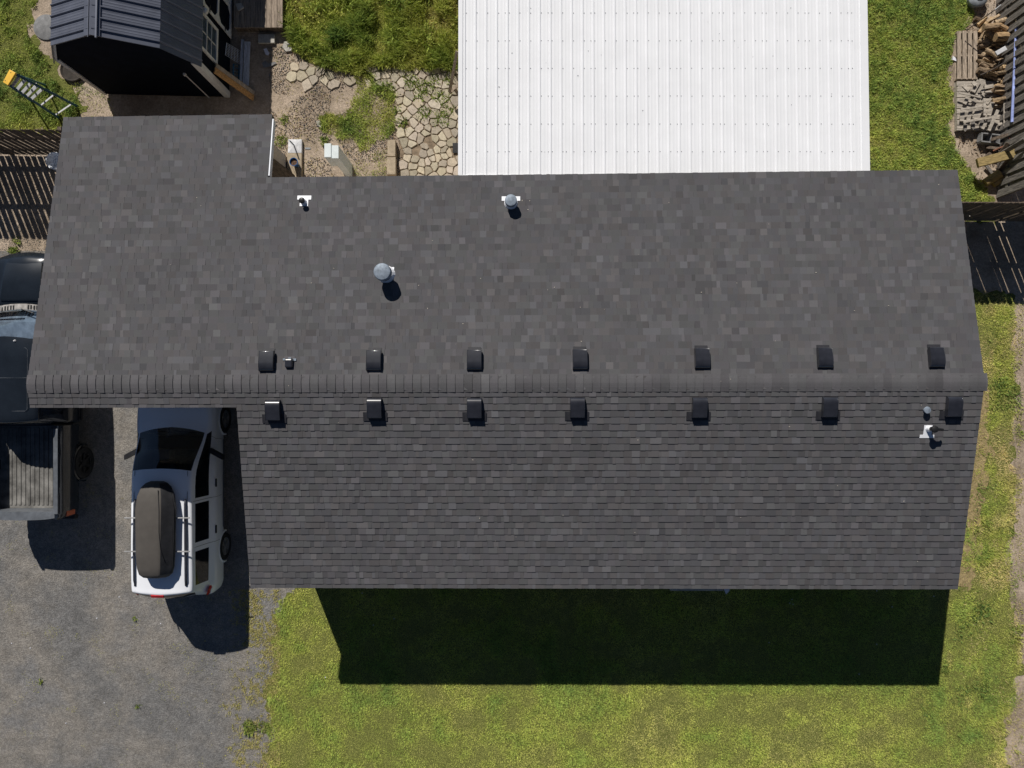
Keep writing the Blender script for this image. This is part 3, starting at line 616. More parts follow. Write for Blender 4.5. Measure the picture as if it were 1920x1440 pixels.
o = len(v); v2 = [(p[0], p[1], pz(p[1])-.03) for p in v[:n]]+[(p[0], p[1], pz(p[1])-.03) for p in v[2*n:]]
b.add(v, fs); b.add([(xa, ya, pz(ya)-.03), (xb, ya, pz(ya)-.03), (xb, yb, pz(yb)-.03), (xa, yb, pz(yb)-.03)], [(3, 2, 1, 0)])
b.add([(xa, ya, pz(ya)), (xa, yb, pz(yb)), (xa, yb, pz(yb)-.03), (xa, ya, pz(ya)-.03)], [(0, 1, 2, 3)])
for r_i, py in enumerate((-83, -30, 22, 75, 127.5, 180, 233, 285)):
    y = PY(py+1, 2.64)
    for i, rx in enumerate(ribx):
        for dx in ([.034] if (i % 4) else [.034, -.055]):
            b.lathe([(.0105, 0), (.0105, .006), (.001, .008)], (rx+dx+random.uniform(-.003, .003), y+random.uniform(-.004, .004)-.0*i, pz(y)), 6, mi=1)
for k in range(26):
    y_ = random.uniform(ya+.2, 8.6); x_ = random.uniform(xa+.3, xb-.3); s_ = random.uniform(.008, .022); b.box((x_, y_, pz(y_)+.004), (s_, s_*random.uniform(.5, 1.6), .003), Matrix.Rotation(random.uniform(0, 3), 3, 'Z'), 1)
b.build('roof_panel', [M['metalw'], M['screw']], pc, org=O)
b = MB()      # flashing strips along edges
b.add([(xa-.004, ya, pz(ya)+.026), (xb+.004, ya, pz(ya)+.026), (xb+.004, ya+.085, pz(ya)+.022), (xa-.004, ya+.085, pz(ya)+.022), (xa-.004, ya+.085, pz(ya)+.002), (xb+.004, ya+.085, pz(ya)+.002), (xa-.004, ya, pz(ya)-.08), (xb+.004, ya, pz(ya)-.08)], [(0, 1, 2, 3), (3, 2, 5, 4), (0, 6, 7, 1)])
for x0, x1, in ((xa-.01, xa+.085), (xb-.15, xb+.01)):
    b.add([(x0, ya+.085, pz(ya)+.023), (x1, ya+.085, pz(ya)+.023), (x1, yb, pz(yb)+.022), (x0, yb, pz(yb)+.022), (x0, ya+.085, pz(ya)-.10), (x1, ya+.085, pz(ya)), (x1, yb, pz(yb)), (x0, yb, pz(yb)-.10)], [(0, 1, 2, 3), (0, 3, 7, 4), (1, 5, 6, 2)])
b.build('edge_trim', M['metalw'], pc, org=O)
for x in (xa+.25, 3.3, xb-.25):
    b = MB(); b.b2(x-.06, x+.06, 9.25, 9.37, 0, pz(9.3)-.2); b.build('post', M['wood'], pc, org=O, bevel=.006)
b = MB(); b.b2(xa+.1, xb-.1, 9.24, 9.38, pz(9.3)-.2, pz(9.3)-.035); b.build('beam', M['wood'], pc, org=O)
# leaning timber brace at left edge of patio cover
br = thing('timber_brace', 'weathered timber boards leaning out from under the left edge of the white patio roof', 'timber', P(858, 172))
b = MB(); p0 = P(857, 96, 1.2); p1 = P(847, 150, .75); p2 = P(843, 173, .35); b.bar(p0, p1, .07, .035); b.bar(p1, p2, .07, .035); b.build('curved_board', M['wood'], br, org=br.location)
b = MB(); b.bar(P(843, 174, .33), P(868, 150, .55), .08, .04); b.build('short_board', M['wood'], br, org=br.location)
b = MB(); b.bar(P(852, 166, .42), P(872, 196, .02), .07, .04); b.build('prop', M['wood'], br, org=br.location)
b = MB(); b.b2(*sorted((PX(849), PX(880))), *sorted((PY(288), PY(269))), .034, .05); tag(b.build('floor_mat', M['trimblk'], bevel=.006), 'black rectangle on the flagstones half under the white patio roof', 'mat')

# ------------------------------------------------------------------ SHED
SW = P(200, 177); SE = P(433, 186)
ang = math.atan2(SE.y-SW.y, SE.x-SW.x)*.6
shed = thing('garden_shed', 'black gambrel roofed garden shed with slate metal roof and white trim', 'shed', (SE.x, SE.y+.02, 0), ang)
W_ = 3.22; LEN = 4.9; ZE, ZB, ZP = 2.05, 2.84, 3.36; IN = .47      # local: x from -W_ to 0, y from 0 north
gp = [(-W_, .12), (0, .12), (0, ZE), (-IN, ZB), (-W_/2, ZP), (-W_+IN, ZB), (-W_, ZE)]
b = MB(); n = 7; v = [(x, 0, z) for x, z in gp]+[(x, LEN, z) for x, z in gp]
b.add(v, [tuple(range(n)), tuple(range(2*n-1, n-1, -1))]+[(i, n+i, n+(i+1) % n, (i+1) % n) for i in range(n)])
b.build('wall', M['shedwall'], shed)
# trims
b = MB(); 
def tr(a_, c_, w_=.09, t_=.025): b.bar((a_[0], -.014, a_[1]), (c_[0], -.014, c_[1]), t_, w_)
b.box((-.045, -.014, 1.08), (.13, .028, 1.92)); b.box((.0135, .06, 1.08), (.027, .12, 1.92)); b.box((-W_+.05, -.014, 1.08), (.10, .028, 1.92)); b.box((-W_-.0135, .04, 1.08), (.027, .08, 1.92))
for p, q in ((2, 3), (3, 4), (4, 5), (5, 6)):
    a_ = Vector(gp[p]); c_ = Vector(gp[q]); cen = Vector((-W_/2, 2.0)); tr(a_+(cen-a_)*.012, c_+(cen-c_)*.012, .03 if p in (2, 3, 4) else .06, .022)
b.build('corner_trim', M['shedtrim'], shed)
b = MB(); b.b2(-W_+.1, -.12, -.012, .0, .12, .22); b.build('base_board', M['shedwall'], shed)
# roof: four planes with ribs
def plane(b, a_, c_, t0, t1, rib, minor, rh, mi=0):      # a_ (top) c_ (bottom) in x,z ; y from t0 to t1
    ax, az_ = a_; cx_, cz_ = c_; d = Vector((cx_-ax, 0, cz_-az_)); nrm = Vector((-d.z, 0, d.x)).normalized()
    if nrm.z < 0: nrm = -nrm
    pts = [(t0, 0)]; y = t0+.14; k = 0
    while y < t1-.05:
        hgt = rh if k % minor == 0 else rh*.10; wr = .020 if k % minor == 0 else .012
        pts += [(y-wr*1.3, 0), (y-wr*.6, hgt), (y+wr*.6, hgt), (y+wr*1.3, 0)]; y += rib/minor; k += 1
    pts.append((t1, 0)); n = len(pts); v = []
    for q in (Vector((ax, 0, az_)), Vector((cx_, 0, cz_))):
        for yy, hh in pts: w_ = q+nrm*(hh+.03); v.append((w_.x, yy, w_.z))
    fs = [(i, i+1, n+i+1, n+i) for i in range(n-1)]
    if d.x > 0: fs = [tuple(reversed(f)) for f in fs]
    lo = [(ax, t0, az_), (ax, t1, az_), (cx_, t1, cz_), (cx_, t0, cz_)]; o = len(v); v += [tuple(Vector(p)+nrm*.004) for p in lo]
    fs += [(o, o+1, o+2, o+3), (0, n, o+3, o), (n-1, 2*n-1, o+2, o+1), (n, n+n-1, o+2, o+3)]
    b.add(v, fs, mi)
b = MB(); pk = (-W_/2, ZP)
def ext(a_, c_, e): d = Vector(c_)-Vector(a_); return tuple(Vector(c_)+d.normalized()*e)
eb = (-IN, ZB); wb = (-W_+IN, ZB)
plane(b, pk, ext(pk, eb, .04), -.06, LEN+.1, .245, 4, .030); plane(b, pk, ext(pk, wb, .04), -.06, LEN+.1, .245, 4, .030)
rf = b.build('roof', M['sheddark'], shed)
b = MB(); plane(b, eb, ext(eb, (0, ZE), .14), -.05, LEN+.1, .24, 4, .024); plane(b, wb, ext(wb, (-W_, ZE), .14), -.05, LEN+.1, .24, 4, .024)
b.build('lower_roof', M['sheddark'], shed)
b = MB()
for s_ in (-1, 1):
    a_ = Vector((-W_/2, 0, ZP+.055)); q = Vector((-W_/2+s_*.17, 0, ZP+.055-.17*(ZP-ZB)/(W_/2-IN)+.01))
    v = [(a_.x, -.07, a_.z), (a_.x, LEN+.1, a_.z), (q.x, LEN+.1, q.z), (q.x, -.07, q.z), (a_.x, -.07, a_.z-.03), (q.x, -.07, q.z-.03), (q.x, LEN+.1, q.z-.03)]
    b.add(v, [(0, 1, 2, 3), (0, 3, 5, 4), (3, 2, 6, 5)])
b.b2(-W_/2+.10, -W_/2+.135, -.12, LEN, ZP+.01, ZP+.045); b.b2(-W_/2-.045, -W_/2-.035, -.12, LEN, ZP+.04, ZP+.062)
b.build('ridge_cap', M['sheddark'], rf)
# window on the east wall
def lw(x_, z_): return x_, z_
y0, y1, z0, z1 = .50, 1.24, 1.02, 1.80
b = MB()
for a_ in ((y0-.07, y1+.07, z1, z1+.08), (y0-.07, y1+.07, z0-.09, z0), (y0-.07, y0, z0, z1), (y1, y1+.07, z0, z1)): b.b2(.001, .035, a_[0], a_[1], a_[2], a_[3])
for a_ in ((y0+(y1-y0)*.36-.012, y0+(y1-y0)*.36+.012, z0, z1), (y0+(y1-y0)*.68-.007, y0+(y1-y0)*.68+.007, z0, z1)): pass
b.b2(.004, .03, y0, y1, (z0+z1)/2+.12, (z0+z1)/2+.15)
b.b2(.004, .022, (y0+y1)/2-.009, (y0+y1)/2+.009, z0, (z0+z1)/2+.12); b.b2(.004, .022, (y0+y1)/2-.009, (y0+y1)/2+.009, (z0+z1)/2+.15, z1); b.b2(.004, .022, y0, y1, z0+.24, z0+.258)
wn = b.build('window', M['shedtrim'], shed); b = MB(); b.b2(.001, .008, y0, y1, z0, z1); b.build('pane', mat('shed_pane', (.05, .07, .09), .12, var=.2, scale=6), wn)
# double doors
for k in range(2):
    a0 = 1.46+k*.82; a1 = a0+.80; b = MB(); b.b2(.001, .018, a0, a1, .16, 1.92, 1)
    def fr(ya_, yb_, za_, zb_): b.b2(.019, .040, ya_, yb_, za_, zb_, 0)
    fr(a0, a0+.08, .16, 1.92); fr(a1-.08, a1, .16, 1.92)
    for za_, zb_ in ((.16, .25), (.93, 1.02), (1.83, 1.92)): fr(a0+.08, a1-.08, za_, zb_)
    for (cy, cz, sy, sz) in ((a0+.08, .25, 1, 1), (a1-.08, .25, -1, 1), (a0+.08, .93, 1, -1), (a1-.08, .93, -1, -1), (a0+.08, 1.02, 1, 1), (a1-.08, 1.02, -1, 1), (a0+.08, 1.83, 1, -1), (a1-.08, 1.83, -1, -1)):
        v = [(.04, cy, cz), (.04, cy+sy*.13, cz), (.04, cy, cz+sz*.13)]; b.add(v+[(.019, p[1], p[2]) for p in v], [(0, 1, 2) if sy*sz > 0 else (2, 1, 0), (1, 4, 5, 2)])
    dr = b.build('door', [M['shedtrim'], M['shedwall']], shed)
    [(h := MB(), h.b2(.041, .055, a0+.01, a0+.16, z_, z_+.035), h.build('hinge', M['rubber'], dr)) for z_ in (.55, 1.45)]
b = MB(); b.lathe([(.02, 0), (.06, .01), (.07, .10), (.03, .13)], (.07, 1.32, 1.72), 14); b.build('lamp', M['shedtrim'], shed)
b = MB(); b.tube([(-.52, -.03, .1), (-.52, -.03, 1.42)], .014, 8); b.box((-.52, -.03, 1.45), (.05, .05, .08)); b.build('conduit', M['shedtrim'], shed)
# ramp
rp = thing('wooden_ramp', 'grey plank ramp at the shed doors, its right edge in sun', 'ramp', P(485, 20, 0))
b = MB(); z = .25; x0 = PX(438.5, z); x1 = PX(530, z); y0 = PY(52, z); nb = 9
for k in range(nb): a_ = x0+(x1-x0)*k/nb; b.b2(a_+.003, a_+(x1-x0)/nb-.003, y0+random.uniform(0, .01), y0+2.2, z-.035, z+random.uniform(0, .004))
b.build('deck_board', M['deck'], rp, org=rp.location, bevel=.004)
b = MB(); b.b2(x0+.02, x1-.01, y0+.02, y0+.06, .0, z-.037); b.b2(x1-.05, x1-.012, y0+.062, y0+2.2, 0, z-.037); b.b2(x0+.02, x0+.06, y0+.062, y0+2.2, 0, z-.037); b.build('frame', M['fence'], rp, org=rp.location)

def solo(name, label, cat, fn, m, bevel=.004, group=None, auto=False, org=None):
    b = MB(); fn(b)
    if org is None: org = tuple(sum(p[i] for p in b.v)/len(b.v) for i in (0, 1))+(min(p[2] for p in b.v),)
    return tag(b.build(name, m, bevel=bevel, org=org, auto=auto), label, cat, group)
def pbox(b, x0, x1, y0, y1, z0, z1, mi=0): 
    a_, c_ = P(x0, y0, z1), P(x1, y1, z1); b.b2(min(a_.x, c_.x), max(a_.x, c_.x), min(a_.y, c_.y), max(a_.y, c_.y), z0, z1, mi)
solo('paver', 'square grey paver lying on the wooden ramp', 'paver', lambda b: b.prism([tuple(P(x, y, .3)[:2]) for x, y in ((441, 7), (452, 5.5), (457, 14), (446, 20))][::-1], .256, .30), M['concrete'])
solo('concrete_slab', 'small grey concrete slab on shaded dirt below the ramp', 'concrete slab', lambda b: pbox(b, 484, 514.5, 64, 80, 0, .08), M['concrete'])
solo('stepping_stone', 'hexagonal stepping stone with a dark hole right of the shed', 'stepping stone', lambda b: (b.prism([(P(541, 88).x+.15*math.cos(R(60*k+10)), P(541, 88).y+.15*math.sin(R(60*k+10))) for k in range(6)], .0, .05), b.b2(P(541, 0).x-.02, P(541, 0).x+.05, P(0, 87).y-.03, P(0, 87).y+.03, .05, .056, 1)), [M['concrete'], M['rubber']])
def scrap(b, pts, z=.02): 
    b.prism([tuple(P(x, y, z)[:2]) for x, y in pts][::-1], z-.004, z)
solo('paper_scrap', 'white paper scrap on the shaded gravel below the ramp', 'litter', lambda b: scrap(b, [(494, 92), (500, 90), (502, 95), (505, 99), (503, 104), (498, 102)]), M['paper'], 0)
solo('plastic_rag', 'crumpled pale plastic sheet on shaded ground right of the shed', 'litter', lambda b: (scrap(b, [(491, 118), (497, 114), (503, 119), (514, 116), (519, 118), (510, 123), (502, 126), (494, 127)], .03), scrap(b, [(503, 141), (508, 137), (506, 144)], .02)), M['flatgrey'], 0)
# wire rack
wr = MB(); p0 = P(451, 96, 0); p1 = P(450, 120, 0); t0 = P(425, 80.5, .42); t1 = P(422.5, 103, .42)
for k in range(9): wr.tube([p0.lerp(p1, k/8), t0.lerp(t1, k/8)], .004, 5)
for k in range(6): wr.tube([p0.lerp(t0, k/5), p1.lerp(t1, k/5)], .004 if k not in (0, 5) else .008, 5)
tag(wr.build('wire_rack', M['white'], org=p0), 'white wire rack leaning on the east wall of the shed', 'rack')
wr = MB(); p0 = P(448.5, 122, 0); p1 = P(448, 150, 0); t0 = P(438, 120, .3); t1 = P(437, 146, .3)
for k in range(5): wr.bar(p0.lerp(p1, k/4), t0.lerp(t1, k/4), .018, .012)
wr.bar(p0, p1, .03, .03); wr.bar(t0, t1, .03, .03)
tag(wr.build('crate_frame', M['teal'], org=p0), 'blue slatted frame behind the leaning boards at the shed', 'frame')
for k, (a_, c_, w_, lab) in enumerate([(P(455, 74, .06), P(451.5, 152, .03), .07, 'narrower grey plank lying next to the wire rack'), (P(464, 78, .10), P(461, 160, .03), .15, 'wider grey plank lying beside the shed')]):
    solo('plank', lab, 'plank', lambda b: b.bar(a_, c_, w_, .025), M['palegrey'])
solo('lumber_board', 'bare orange board leaning on the shed corner, lower of the pair', 'lumber', lambda b: b.bar(P(475, 184, .03), P(402, 131.5, 1.2), .14, .04, up=(.6, .1, .8)), M['lumber'])
solo('lumber_board', 'paler tan board leaning on the shed corner, upper of the pair', 'lumber', lambda b: b.bar(P(477, 175, .03), P(404, 122, 1.2), .10, .04, up=(.6, .1, .8)), M['wood'])
solo('round_slab', 'pale round stepping disc at the left wall of the shed', 'stepping stone', lambda b: b.lathe([(.33, 0), (.33, .03), (.31, .04), (.001, .04)], P(88, 52), 28), M['flatgrey'], 0, auto=30)
solo('round_tub', 'dark round tub lid on the dirt at the shed corner', 'tub', lambda b: b.lathe([(.30, 0), (.31, .09), (.29, .10), (.25, .07), (.001, .06)], P(139, 133), 28), M['dark'], 0, auto=30)
solo('flat_stone', 'flat pale stone on the dirt beside the green patch', 'stone', lambda b: b.prism([tuple(P(x, y)[:2]) for x, y in ((593, 228), (600, 227), (604, 234), (602, 240), (596, 236))][::-1], 0, .03), M['concrete'])

# ------------------------------------------------------------------ stepladder
ld = thing('stepladder', 'open stepladder with yellow top and aluminium steps standing on the grass', 'stepladder', P(100, 200))
LO = ld.location; tz = 1.78
A0, A1 = P(29, 139, tz), P(16, 159, tz); B0, B1 = P(146, 200, 0), P(112, 222, 0)
b = MB(); cc = (P(5.5, 154, tz+.04), P(18, 130, tz+.04), P(29.5, 136.5, tz+.04), P(15, 160, tz+.04))
b.prism([(p.x, p.y) for p in cc][::-1], tz-.01, tz+.045); 
for px, py in ((20, 136), (9.5, 151)): q = P(px, py, tz+.05); b.lathe([(.014, -.01), (.014, .003)], (q.x, q.y, tz+.045), 10, mi=1)
b.build('top_cap', [M['yellow'], M['rubber']], ld, org=LO, bevel=.012)
for s_, e_ in ((A0, B0), (A1, B1)):
    b = MB(); b.bar(s_, e_, .026, .06, up=(.5, .8, 0)); b.build('side_rail', M['teal'], ld, org=LO)
for t in (.06, .155, .25, .345, .435):
    b = MB(); q0 = A0.lerp(B0, t*.95); q1 = A1.lerp(B1, t*.95); b.bar(q0.lerp(q1, .04), q0.lerp(q1, .96), .062, .03, up=(.25, -.15, 1)); b.build('step', M['alu'], ld, org=LO)
for t in (.60, .90):
    b = MB(); q0 = A0.lerp(B0, t); q1 = A1.lerp(B1, t); b.bar(q0.lerp(q1, .04), q0.lerp(q1, .96), .035, .02); b.build('brace', M['alu'], ld, org=LO)
R0, R1 = P(86, 160, 0), P(60, 191, 0)
for s_, e_ in ((A0, R0), (A1, R1)):
    b = MB(); b.bar(s_+Vector((0, 0, -.02)), e_, .022, .04, up=(.5, .8, 0)); b.build('rear_leg', M['teal'], ld, org=LO)
b = MB(); b.bar(A0.lerp(R0, .7), A1.lerp(R1, .7), .02, .02); b.build('rear_brace', M['alu'], ld, org=LO)

# ------------------------------------------------------------------ fences
def fence(name, label, a_, c_, sp, rails, m, hgt=1.85, wd=.142, side=-1, double=False, posts=2.4, thk=.009):
    a_ = Vector((*a_, 0)); c_ = Vector((*c_, 0)); d = c_-a_; L = d.length; d.normalize(); nn = Vector((-d.y, d.x, 0)); t = thing(name, label, 'fence', a_)
    rot = Matrix((d, nn, Vector((0, 0, 1)))).transposed()
    b = MB(); s_ = sp/2; i = 0
    def pk(s_, off):
        hw_ = .009
        p = a_+d*s_+nn*off; w2 = wd/2+random.uniform(-.002, .002); hh = hgt+random.uniform(-.012, .012); e = random.uniform(-.009, .009)
        pl = [(-w2, 0.03), (w2, .03), (w2, hh-.04), (w2-.035, hh), (-w2+.035, hh), (-w2, hh-.04)]
        v = []
        for q in (-thk, thk):
            for x, z in pl: v.append(tuple(p+rot @ Vector((x+e*z, q, z))))
        b.add(v, [tuple(range(6)), tuple(range(11, 5, -1))]+[(k, 6+k, 6+(k+1) % 6, (k+1) % 6) for k in range(6)])
    while s_ < L:
        pk(s_, side*.03)
        if double: pk(s_+sp/2, -side*.03)
        s_ += sp; i += 1
    b.build('picket_panel', m, t, org=a_)
    for z in rails:
        r_ = MB(); r_.bar(a_+Vector((0, 0, z)), c_+Vector((0, 0, z)), .038, .09); r_.build('rail', m, t, org=a_)
    k = 0
    while k*posts <= L+.1:
        r_ = MB(); p = a_+d*min(k*posts+.05, L); r_.box((p.x, p.y, .93+0), (.085, .085, 1.86), Matrix.Rotation(math.atan2(d.y, d.x), 3, 'Z')); r_.build('post', m, t, org=a_); k += 1
    return t
fence('picket_fence', 'brown picket fence running left from the garage wall', (PX(-330), PY(285)), (-9.8, PY(290)), .1655, (.34, 1.17), M['fence'], 1.86, .133, thk=.004)
fence('picket_fence', 'dark picket fence from the right end of the house to the woodpile fence', (9.56, PY(411)), (12.46, PY(412)), .149, (.30, 1.0, 1.66), M['fence'], 1.84, .143)
fence('picket_fence', 'tall weathered fence behind the woodpile at the right edge', (12.52, PY(372)), (12.50, 10.6), .235, (.35, 1.5), M['fencegrey'], 1.95, .145, 1, True)
fence('picket_fence', 'fence continuing right past the woodpile fence, shading the dirt path', (12.42, PY(413)), (16.6, PY(415)), .168, (.30, 1.0, 1.66), M['fence'], 1.84, .136)
bk = thing('bucket', 'pale blue plastic bucket with wire handle at the fence by the garage', 'bucket', P(112, 306))
b = MB(); c0 = P(126, 313); hb = .52
b.lathe([(.17, 0), (.205, hb-.14), (.215, hb-.12), (.207, hb-.10), (.218, hb), (.205, hb), (.16, .3), (.001, .3)], c0, 24); b.build('body', M['bucket'], bk, org=bk.location, auto=40)
b = MB(); b.tube([c0+Vector((.22*math.cos(t), -.18*math.sin(t), hb-.03+.02*math.sin(t))) for t in [math.pi*k/12 for k in range(13)]], .004, 6); b.build('handle', M['alu'], bk, org=bk.location)

# ------------------------------------------------------------------ things behind the garage
solo('plywood_stack', 'dark brown boards leaning on the beige garage wall', 'boards', lambda b: [b.bar(P(545+q*5, 322+q*4, 0)+Vector((0, -.45, 0)), P(545+q*5, 322+q*4, 0)+Vector((-.13-.02*q, -.45, 1.7-.15*q)), .9, .02, up=(1, 0, .1)) for q in range(3)], M['fence'])
pad = solo('concrete_strip', 'tan concrete strip on the ground beside the garage wall', 'concrete strip', lambda b: pbox(b, 538.5, 565.5, 287, 352, 0, .10), M['tan'])
cv = thing('concrete_cover', 'whitish square concrete cover with a short metal pipe', 'concrete cover', P(551, 273)); b = MB()
q = [P(x, y, .11) for x, y in ((539.5, 286.3), (565, 286.3), (565.5, 261), (540.5, 261))]; b.add([(p.x, p.y, 0) for p in q]+[(p.x, p.y, .10) for p in q]+[tuple(P(552, 273, .13))], [(0, 1, 5, 4), (1, 2, 6, 5), (2, 3, 7, 6), (3, 0, 4, 7), (4, 5, 8), (5, 6, 8), (6, 7, 8), (7, 4, 8)])
b.build('slab', mat('white_concrete', (.62, .62, .63), .85, var=.08, scale=12, fine=.1), cv, org=cv.location)
b = MB(); b.tube([P(551.5, 272.5, .11), P(542.8, 263.5, .42)], .017, 10); b.build('pipe', M['galv'], cv, org=cv.location)
pt = thing('flower_pot', 'blue glazed flower pot with dry soil on the concrete strip', 'flower pot', P(556, 308, .10)); b = MB(); pc0 = P(556, 309, .10)
b.lathe([(.07, 0), (.10, .2), (.108, .25), (.092, .25), (.085, .2)], (pc0.x, pc0.y, .10), 22); b.build('pot', M['blue'], pt, org=pt.location, auto=40)
b = MB(); b.lathe([(.086, .19), (.086, .205), (.001, .21)], (pc0.x, pc0.y, .10), 18); b.build('soil', M['soil'], pt, org=pt.location)
solo('wood_stick', 'thin light stick leaning below the blue flower pot', 'stick', lambda b: b.tube([P(547, 311, .12), P(556, 331, .11), P(558, 340, .11)], [.009, .008, .006], 6), M['wood'], 0)
bx = thing('utility_box', 'tall pale metal utility box standing on the gravel', 'utility box', P(650, 322)); b = MB(); e = P(661, 331)
b.b2(e.x-.17, e.x, e.y, e.y+.31, 0, 1.47); b.build('cabinet', M['palebox'], bx, org=bx.location, bevel=.008)
b = MB(); b.b2(e.x-.335, e.x-.172, e.y+.02, e.y+.35, .8, 1.49); b.build('meter_housing', M['palebox'], bx, org=bx.location, bevel=.008)
b = MB(); b.tube([(e.x-.25, e.y+.2, 0), (e.x-.25, e.y+.2, .55)], .03, 10); b.build('conduit', M['galv'], bx, org=bx.location)
solo('concrete_block', 'tan concrete block beside the flagstones, upper of the two', 'block', lambda b: pbox(b, 726.5, 741.3, 262, 293, 0, .2), M['tan'], .008)
solo('concrete_block', 'tan concrete block beside the flagstones, lower of the two', 'block', lambda b: pbox(b, 725.2, 741.8, 294.5, 327, 0, .22), M['tan'], .008)
solo('hatch_plate', 'dark narrow slit plate in the dirt left of the utility box', 'plate', lambda b: pbox(b, 572, 582, 276.5, 280, 0, .012), M['greylid'])

# ------------------------------------------------------------------ front step
solo('front_step', 'bluish concrete step showing under the front eave', 'step', lambda b: (b.b2(PX(1257, .15), PX(1357, .15), PY(1108, .15), -4.1, 0, .15), b.b2(PX(1232, .13), PX(1256.5, .13), PY(1104, .13), -4.1, 0, .13)), M['concrete'], .01)
solo('pointed_scrap', 'small pale pointed piece at the right end of the front step', 'scrap', lambda b: b.prism([tuple(P(x, y, .2)[:2]) for x, y in ((1358, 1098), (1358, 1106), (1362, 1115), (1366, 1111), (1369, 1107), (1366, 1098))][::-1], .16, .18), M['paper'])
b = MB()
for px, py in [(1485, 1124), (1487, 1133), (1481, 1131), (1673, 1138), (1442, 1205), (1644, 1208), (1611, 1264), (1644, 1108), (1751, 1118), (700, 1172), (679, 1112), (739, 1160), (222, 1120), (180, 1160), (55, 1216), (194, 1319), (122, 1357), (20, 1207), (300, 1170), (610, 1270)]: p = P(px, py, .05); b.lathe([(.012, 0), (.014, .012), (.001, .014)], (p.x, p.y, .04 if px > 560 else .006), 6)
tag(b.build('petal_litter', M['paper']), 'tiny white petals on the lawn and driveway', 'litter', kind='stuff')

# ------------------------------------------------------------------ woodpile
def pallet(b, x0, x1, y0, y1, z, ns=4, vert=True):
    w_ = x1-x0; l_ = y1-y0
    for zz in (z, z+.115):
        if vert:
            bw = w_/ns*.76
            for k in range(ns): a_ = x0+(w_-bw)*k/(ns-1); b.b2(a_, a_+bw, y0+random.uniform(-.01, .01), y1+random.uniform(-.01, .01), zz, zz+.02)
        else:
            bw = l_/ns*.86
            for k in range(ns): a_ = y0+(l_-bw)*k/(ns-1); b.b2(x0+random.uniform(-.01, .01), x1, a_, a_+bw, zz, zz+.02)
    for k in range(3):
        if vert: a_ = y0+(l_-.04)*k/2; b.b2(x0+.005, x1-.005, a_, a_+.04, z+.021, z+.114)
        else: a_ = x0+(w_-.04)*k/2; b.b2(a_, a_+.04, y0+.005, y1-.005, z+.021, z+.114)
x0, x1 = PX(1795, .14), PX(1833, .14); y0, y1 = PY(148, .14), PY(58, .14)
solo('pallet', 'long plank pallet lying between the grass and the firewood', 'pallet', lambda b: pallet(b, x0, x1, y0, y1, .001, 4, True), M['wood'], 0)
x0, x1 = PX(1795, .14), PX(1893, .14); y0, y1 = PY(244, .14), PY(152, .14)
solo('pallet', 'square pallet under the heap of picket offcuts', 'pallet', lambda b: pallet(b, x0, x1, y0, y1, .001, 9, False), M['woodx'], 0)
sc3 = lambda u_, v_, z: P(1770+u_/11.08, 130+v_/11.08, z)
pieces = [(400, 330, 520, 440, 80, 0), (600, 470, 730, 230, 95, 2), (690, 545, 800, 210, 130, 1), (305, 480, 780, 590, 34, 3), (420, 720, 500, 570, 80, 1), (590, 700, 655, 605, 70, 1), (345, 835, 830, 765, 42, 3), (370, 1080, 385, 880, 95, 1), (500, 1060, 560, 850, 85, 1), (655, 1040, 740, 800, 150, 1), (400, 1095, 1060, 985, 50, 3), (430, 1300, 445, 1140, 75, 1), (600, 1260, 600, 1060, 75, 1), (770, 1240, 780, 1060, 75, 1), (925, 1200, 950, 1040, 80, 1), (930, 1275, 1120, 845, 68, 4), (1267, 1190, 1267, 670, 68, 3), (930, 960, 1010, 680, 90, 2), (840, 375, 1030, 340, 80, 1), (855, 485, 1000, 450, 60, 1), (845, 960, 840, 600, 55, 2), (770, 480, 840, 410, 70, 2), (1120, 1150, 1390, 1060, 60, 1), (590, 260, 660, 330, 80, 3), (1120, 700, 1240, 715, 50, 0), (1120, 790, 1240, 780, 60, 0), (1090, 690, 1080, 800, 55, 1), (800, 1240, 880, 1080, 60, 2), (880, 720, 980, 600, 60, 0)]
for i, (a0, b0, a1, b1, wd, lv) in enumerate(pieces):
    z = .145+lv*.05; pa, pb = sc3(a0, b0, z), sc3(a1, b1, z+random.uniform(0, .02)); wm = wd/11.08*(H-z)/F
    b = MB(); d = pb-pa; L = d.length; tip = 11 <= i <= 14
    if tip:
        d.normalize(); s_ = Vector((-d.y, d.x, 0)).normalized(); d = -d; pa, pb = pb, pa; pl = [pa+s_*wm/2, pb+s_*wm/2-d*.05, pb+s_*.005, pb-s_*.005, pb-s_*wm/2-d*.05, pa-s_*wm/2]
        pl = [(p.x, p.y) for p in pl]; b.prism(pl, z, z+.019)
    else: b.bar(pa, pb, wm*.94, .019)
    SP = {3: 'long thin board edge on, slanting across the upper part of the offcut heap', 6: 'long board lying level across the middle of the offcut heap', 10: 'long board lying level across the lower part of the offcut heap', 15: 'long picket slanting down at the lower right of the offcut heap', 16: 'straight narrow board running down the right side of the offcut heap', 2: 'widest slanting board at the top of the offcut heap', 9: 'widest board in the middle of the offcut heap', 18: 'short board jutting right from the top of the offcut heap toward the firewood'}
    o = b.build('picket_offcut', M['woodx'] if not tip else M['fencegrey'], org=pa, bevel=.002)
    if i in SP: tag(o, SP[i], 'offcut', 'board offcuts heaped on the pallet')
    else: tag(o, 'pointed grey picket end sticking out of the heap on the pallet' if tip else 'weathered grey board offcut lying in the heap on the pallet', 'offcut', 'pointed picket ends' if tip else 'board offcuts heaped on the pallet')
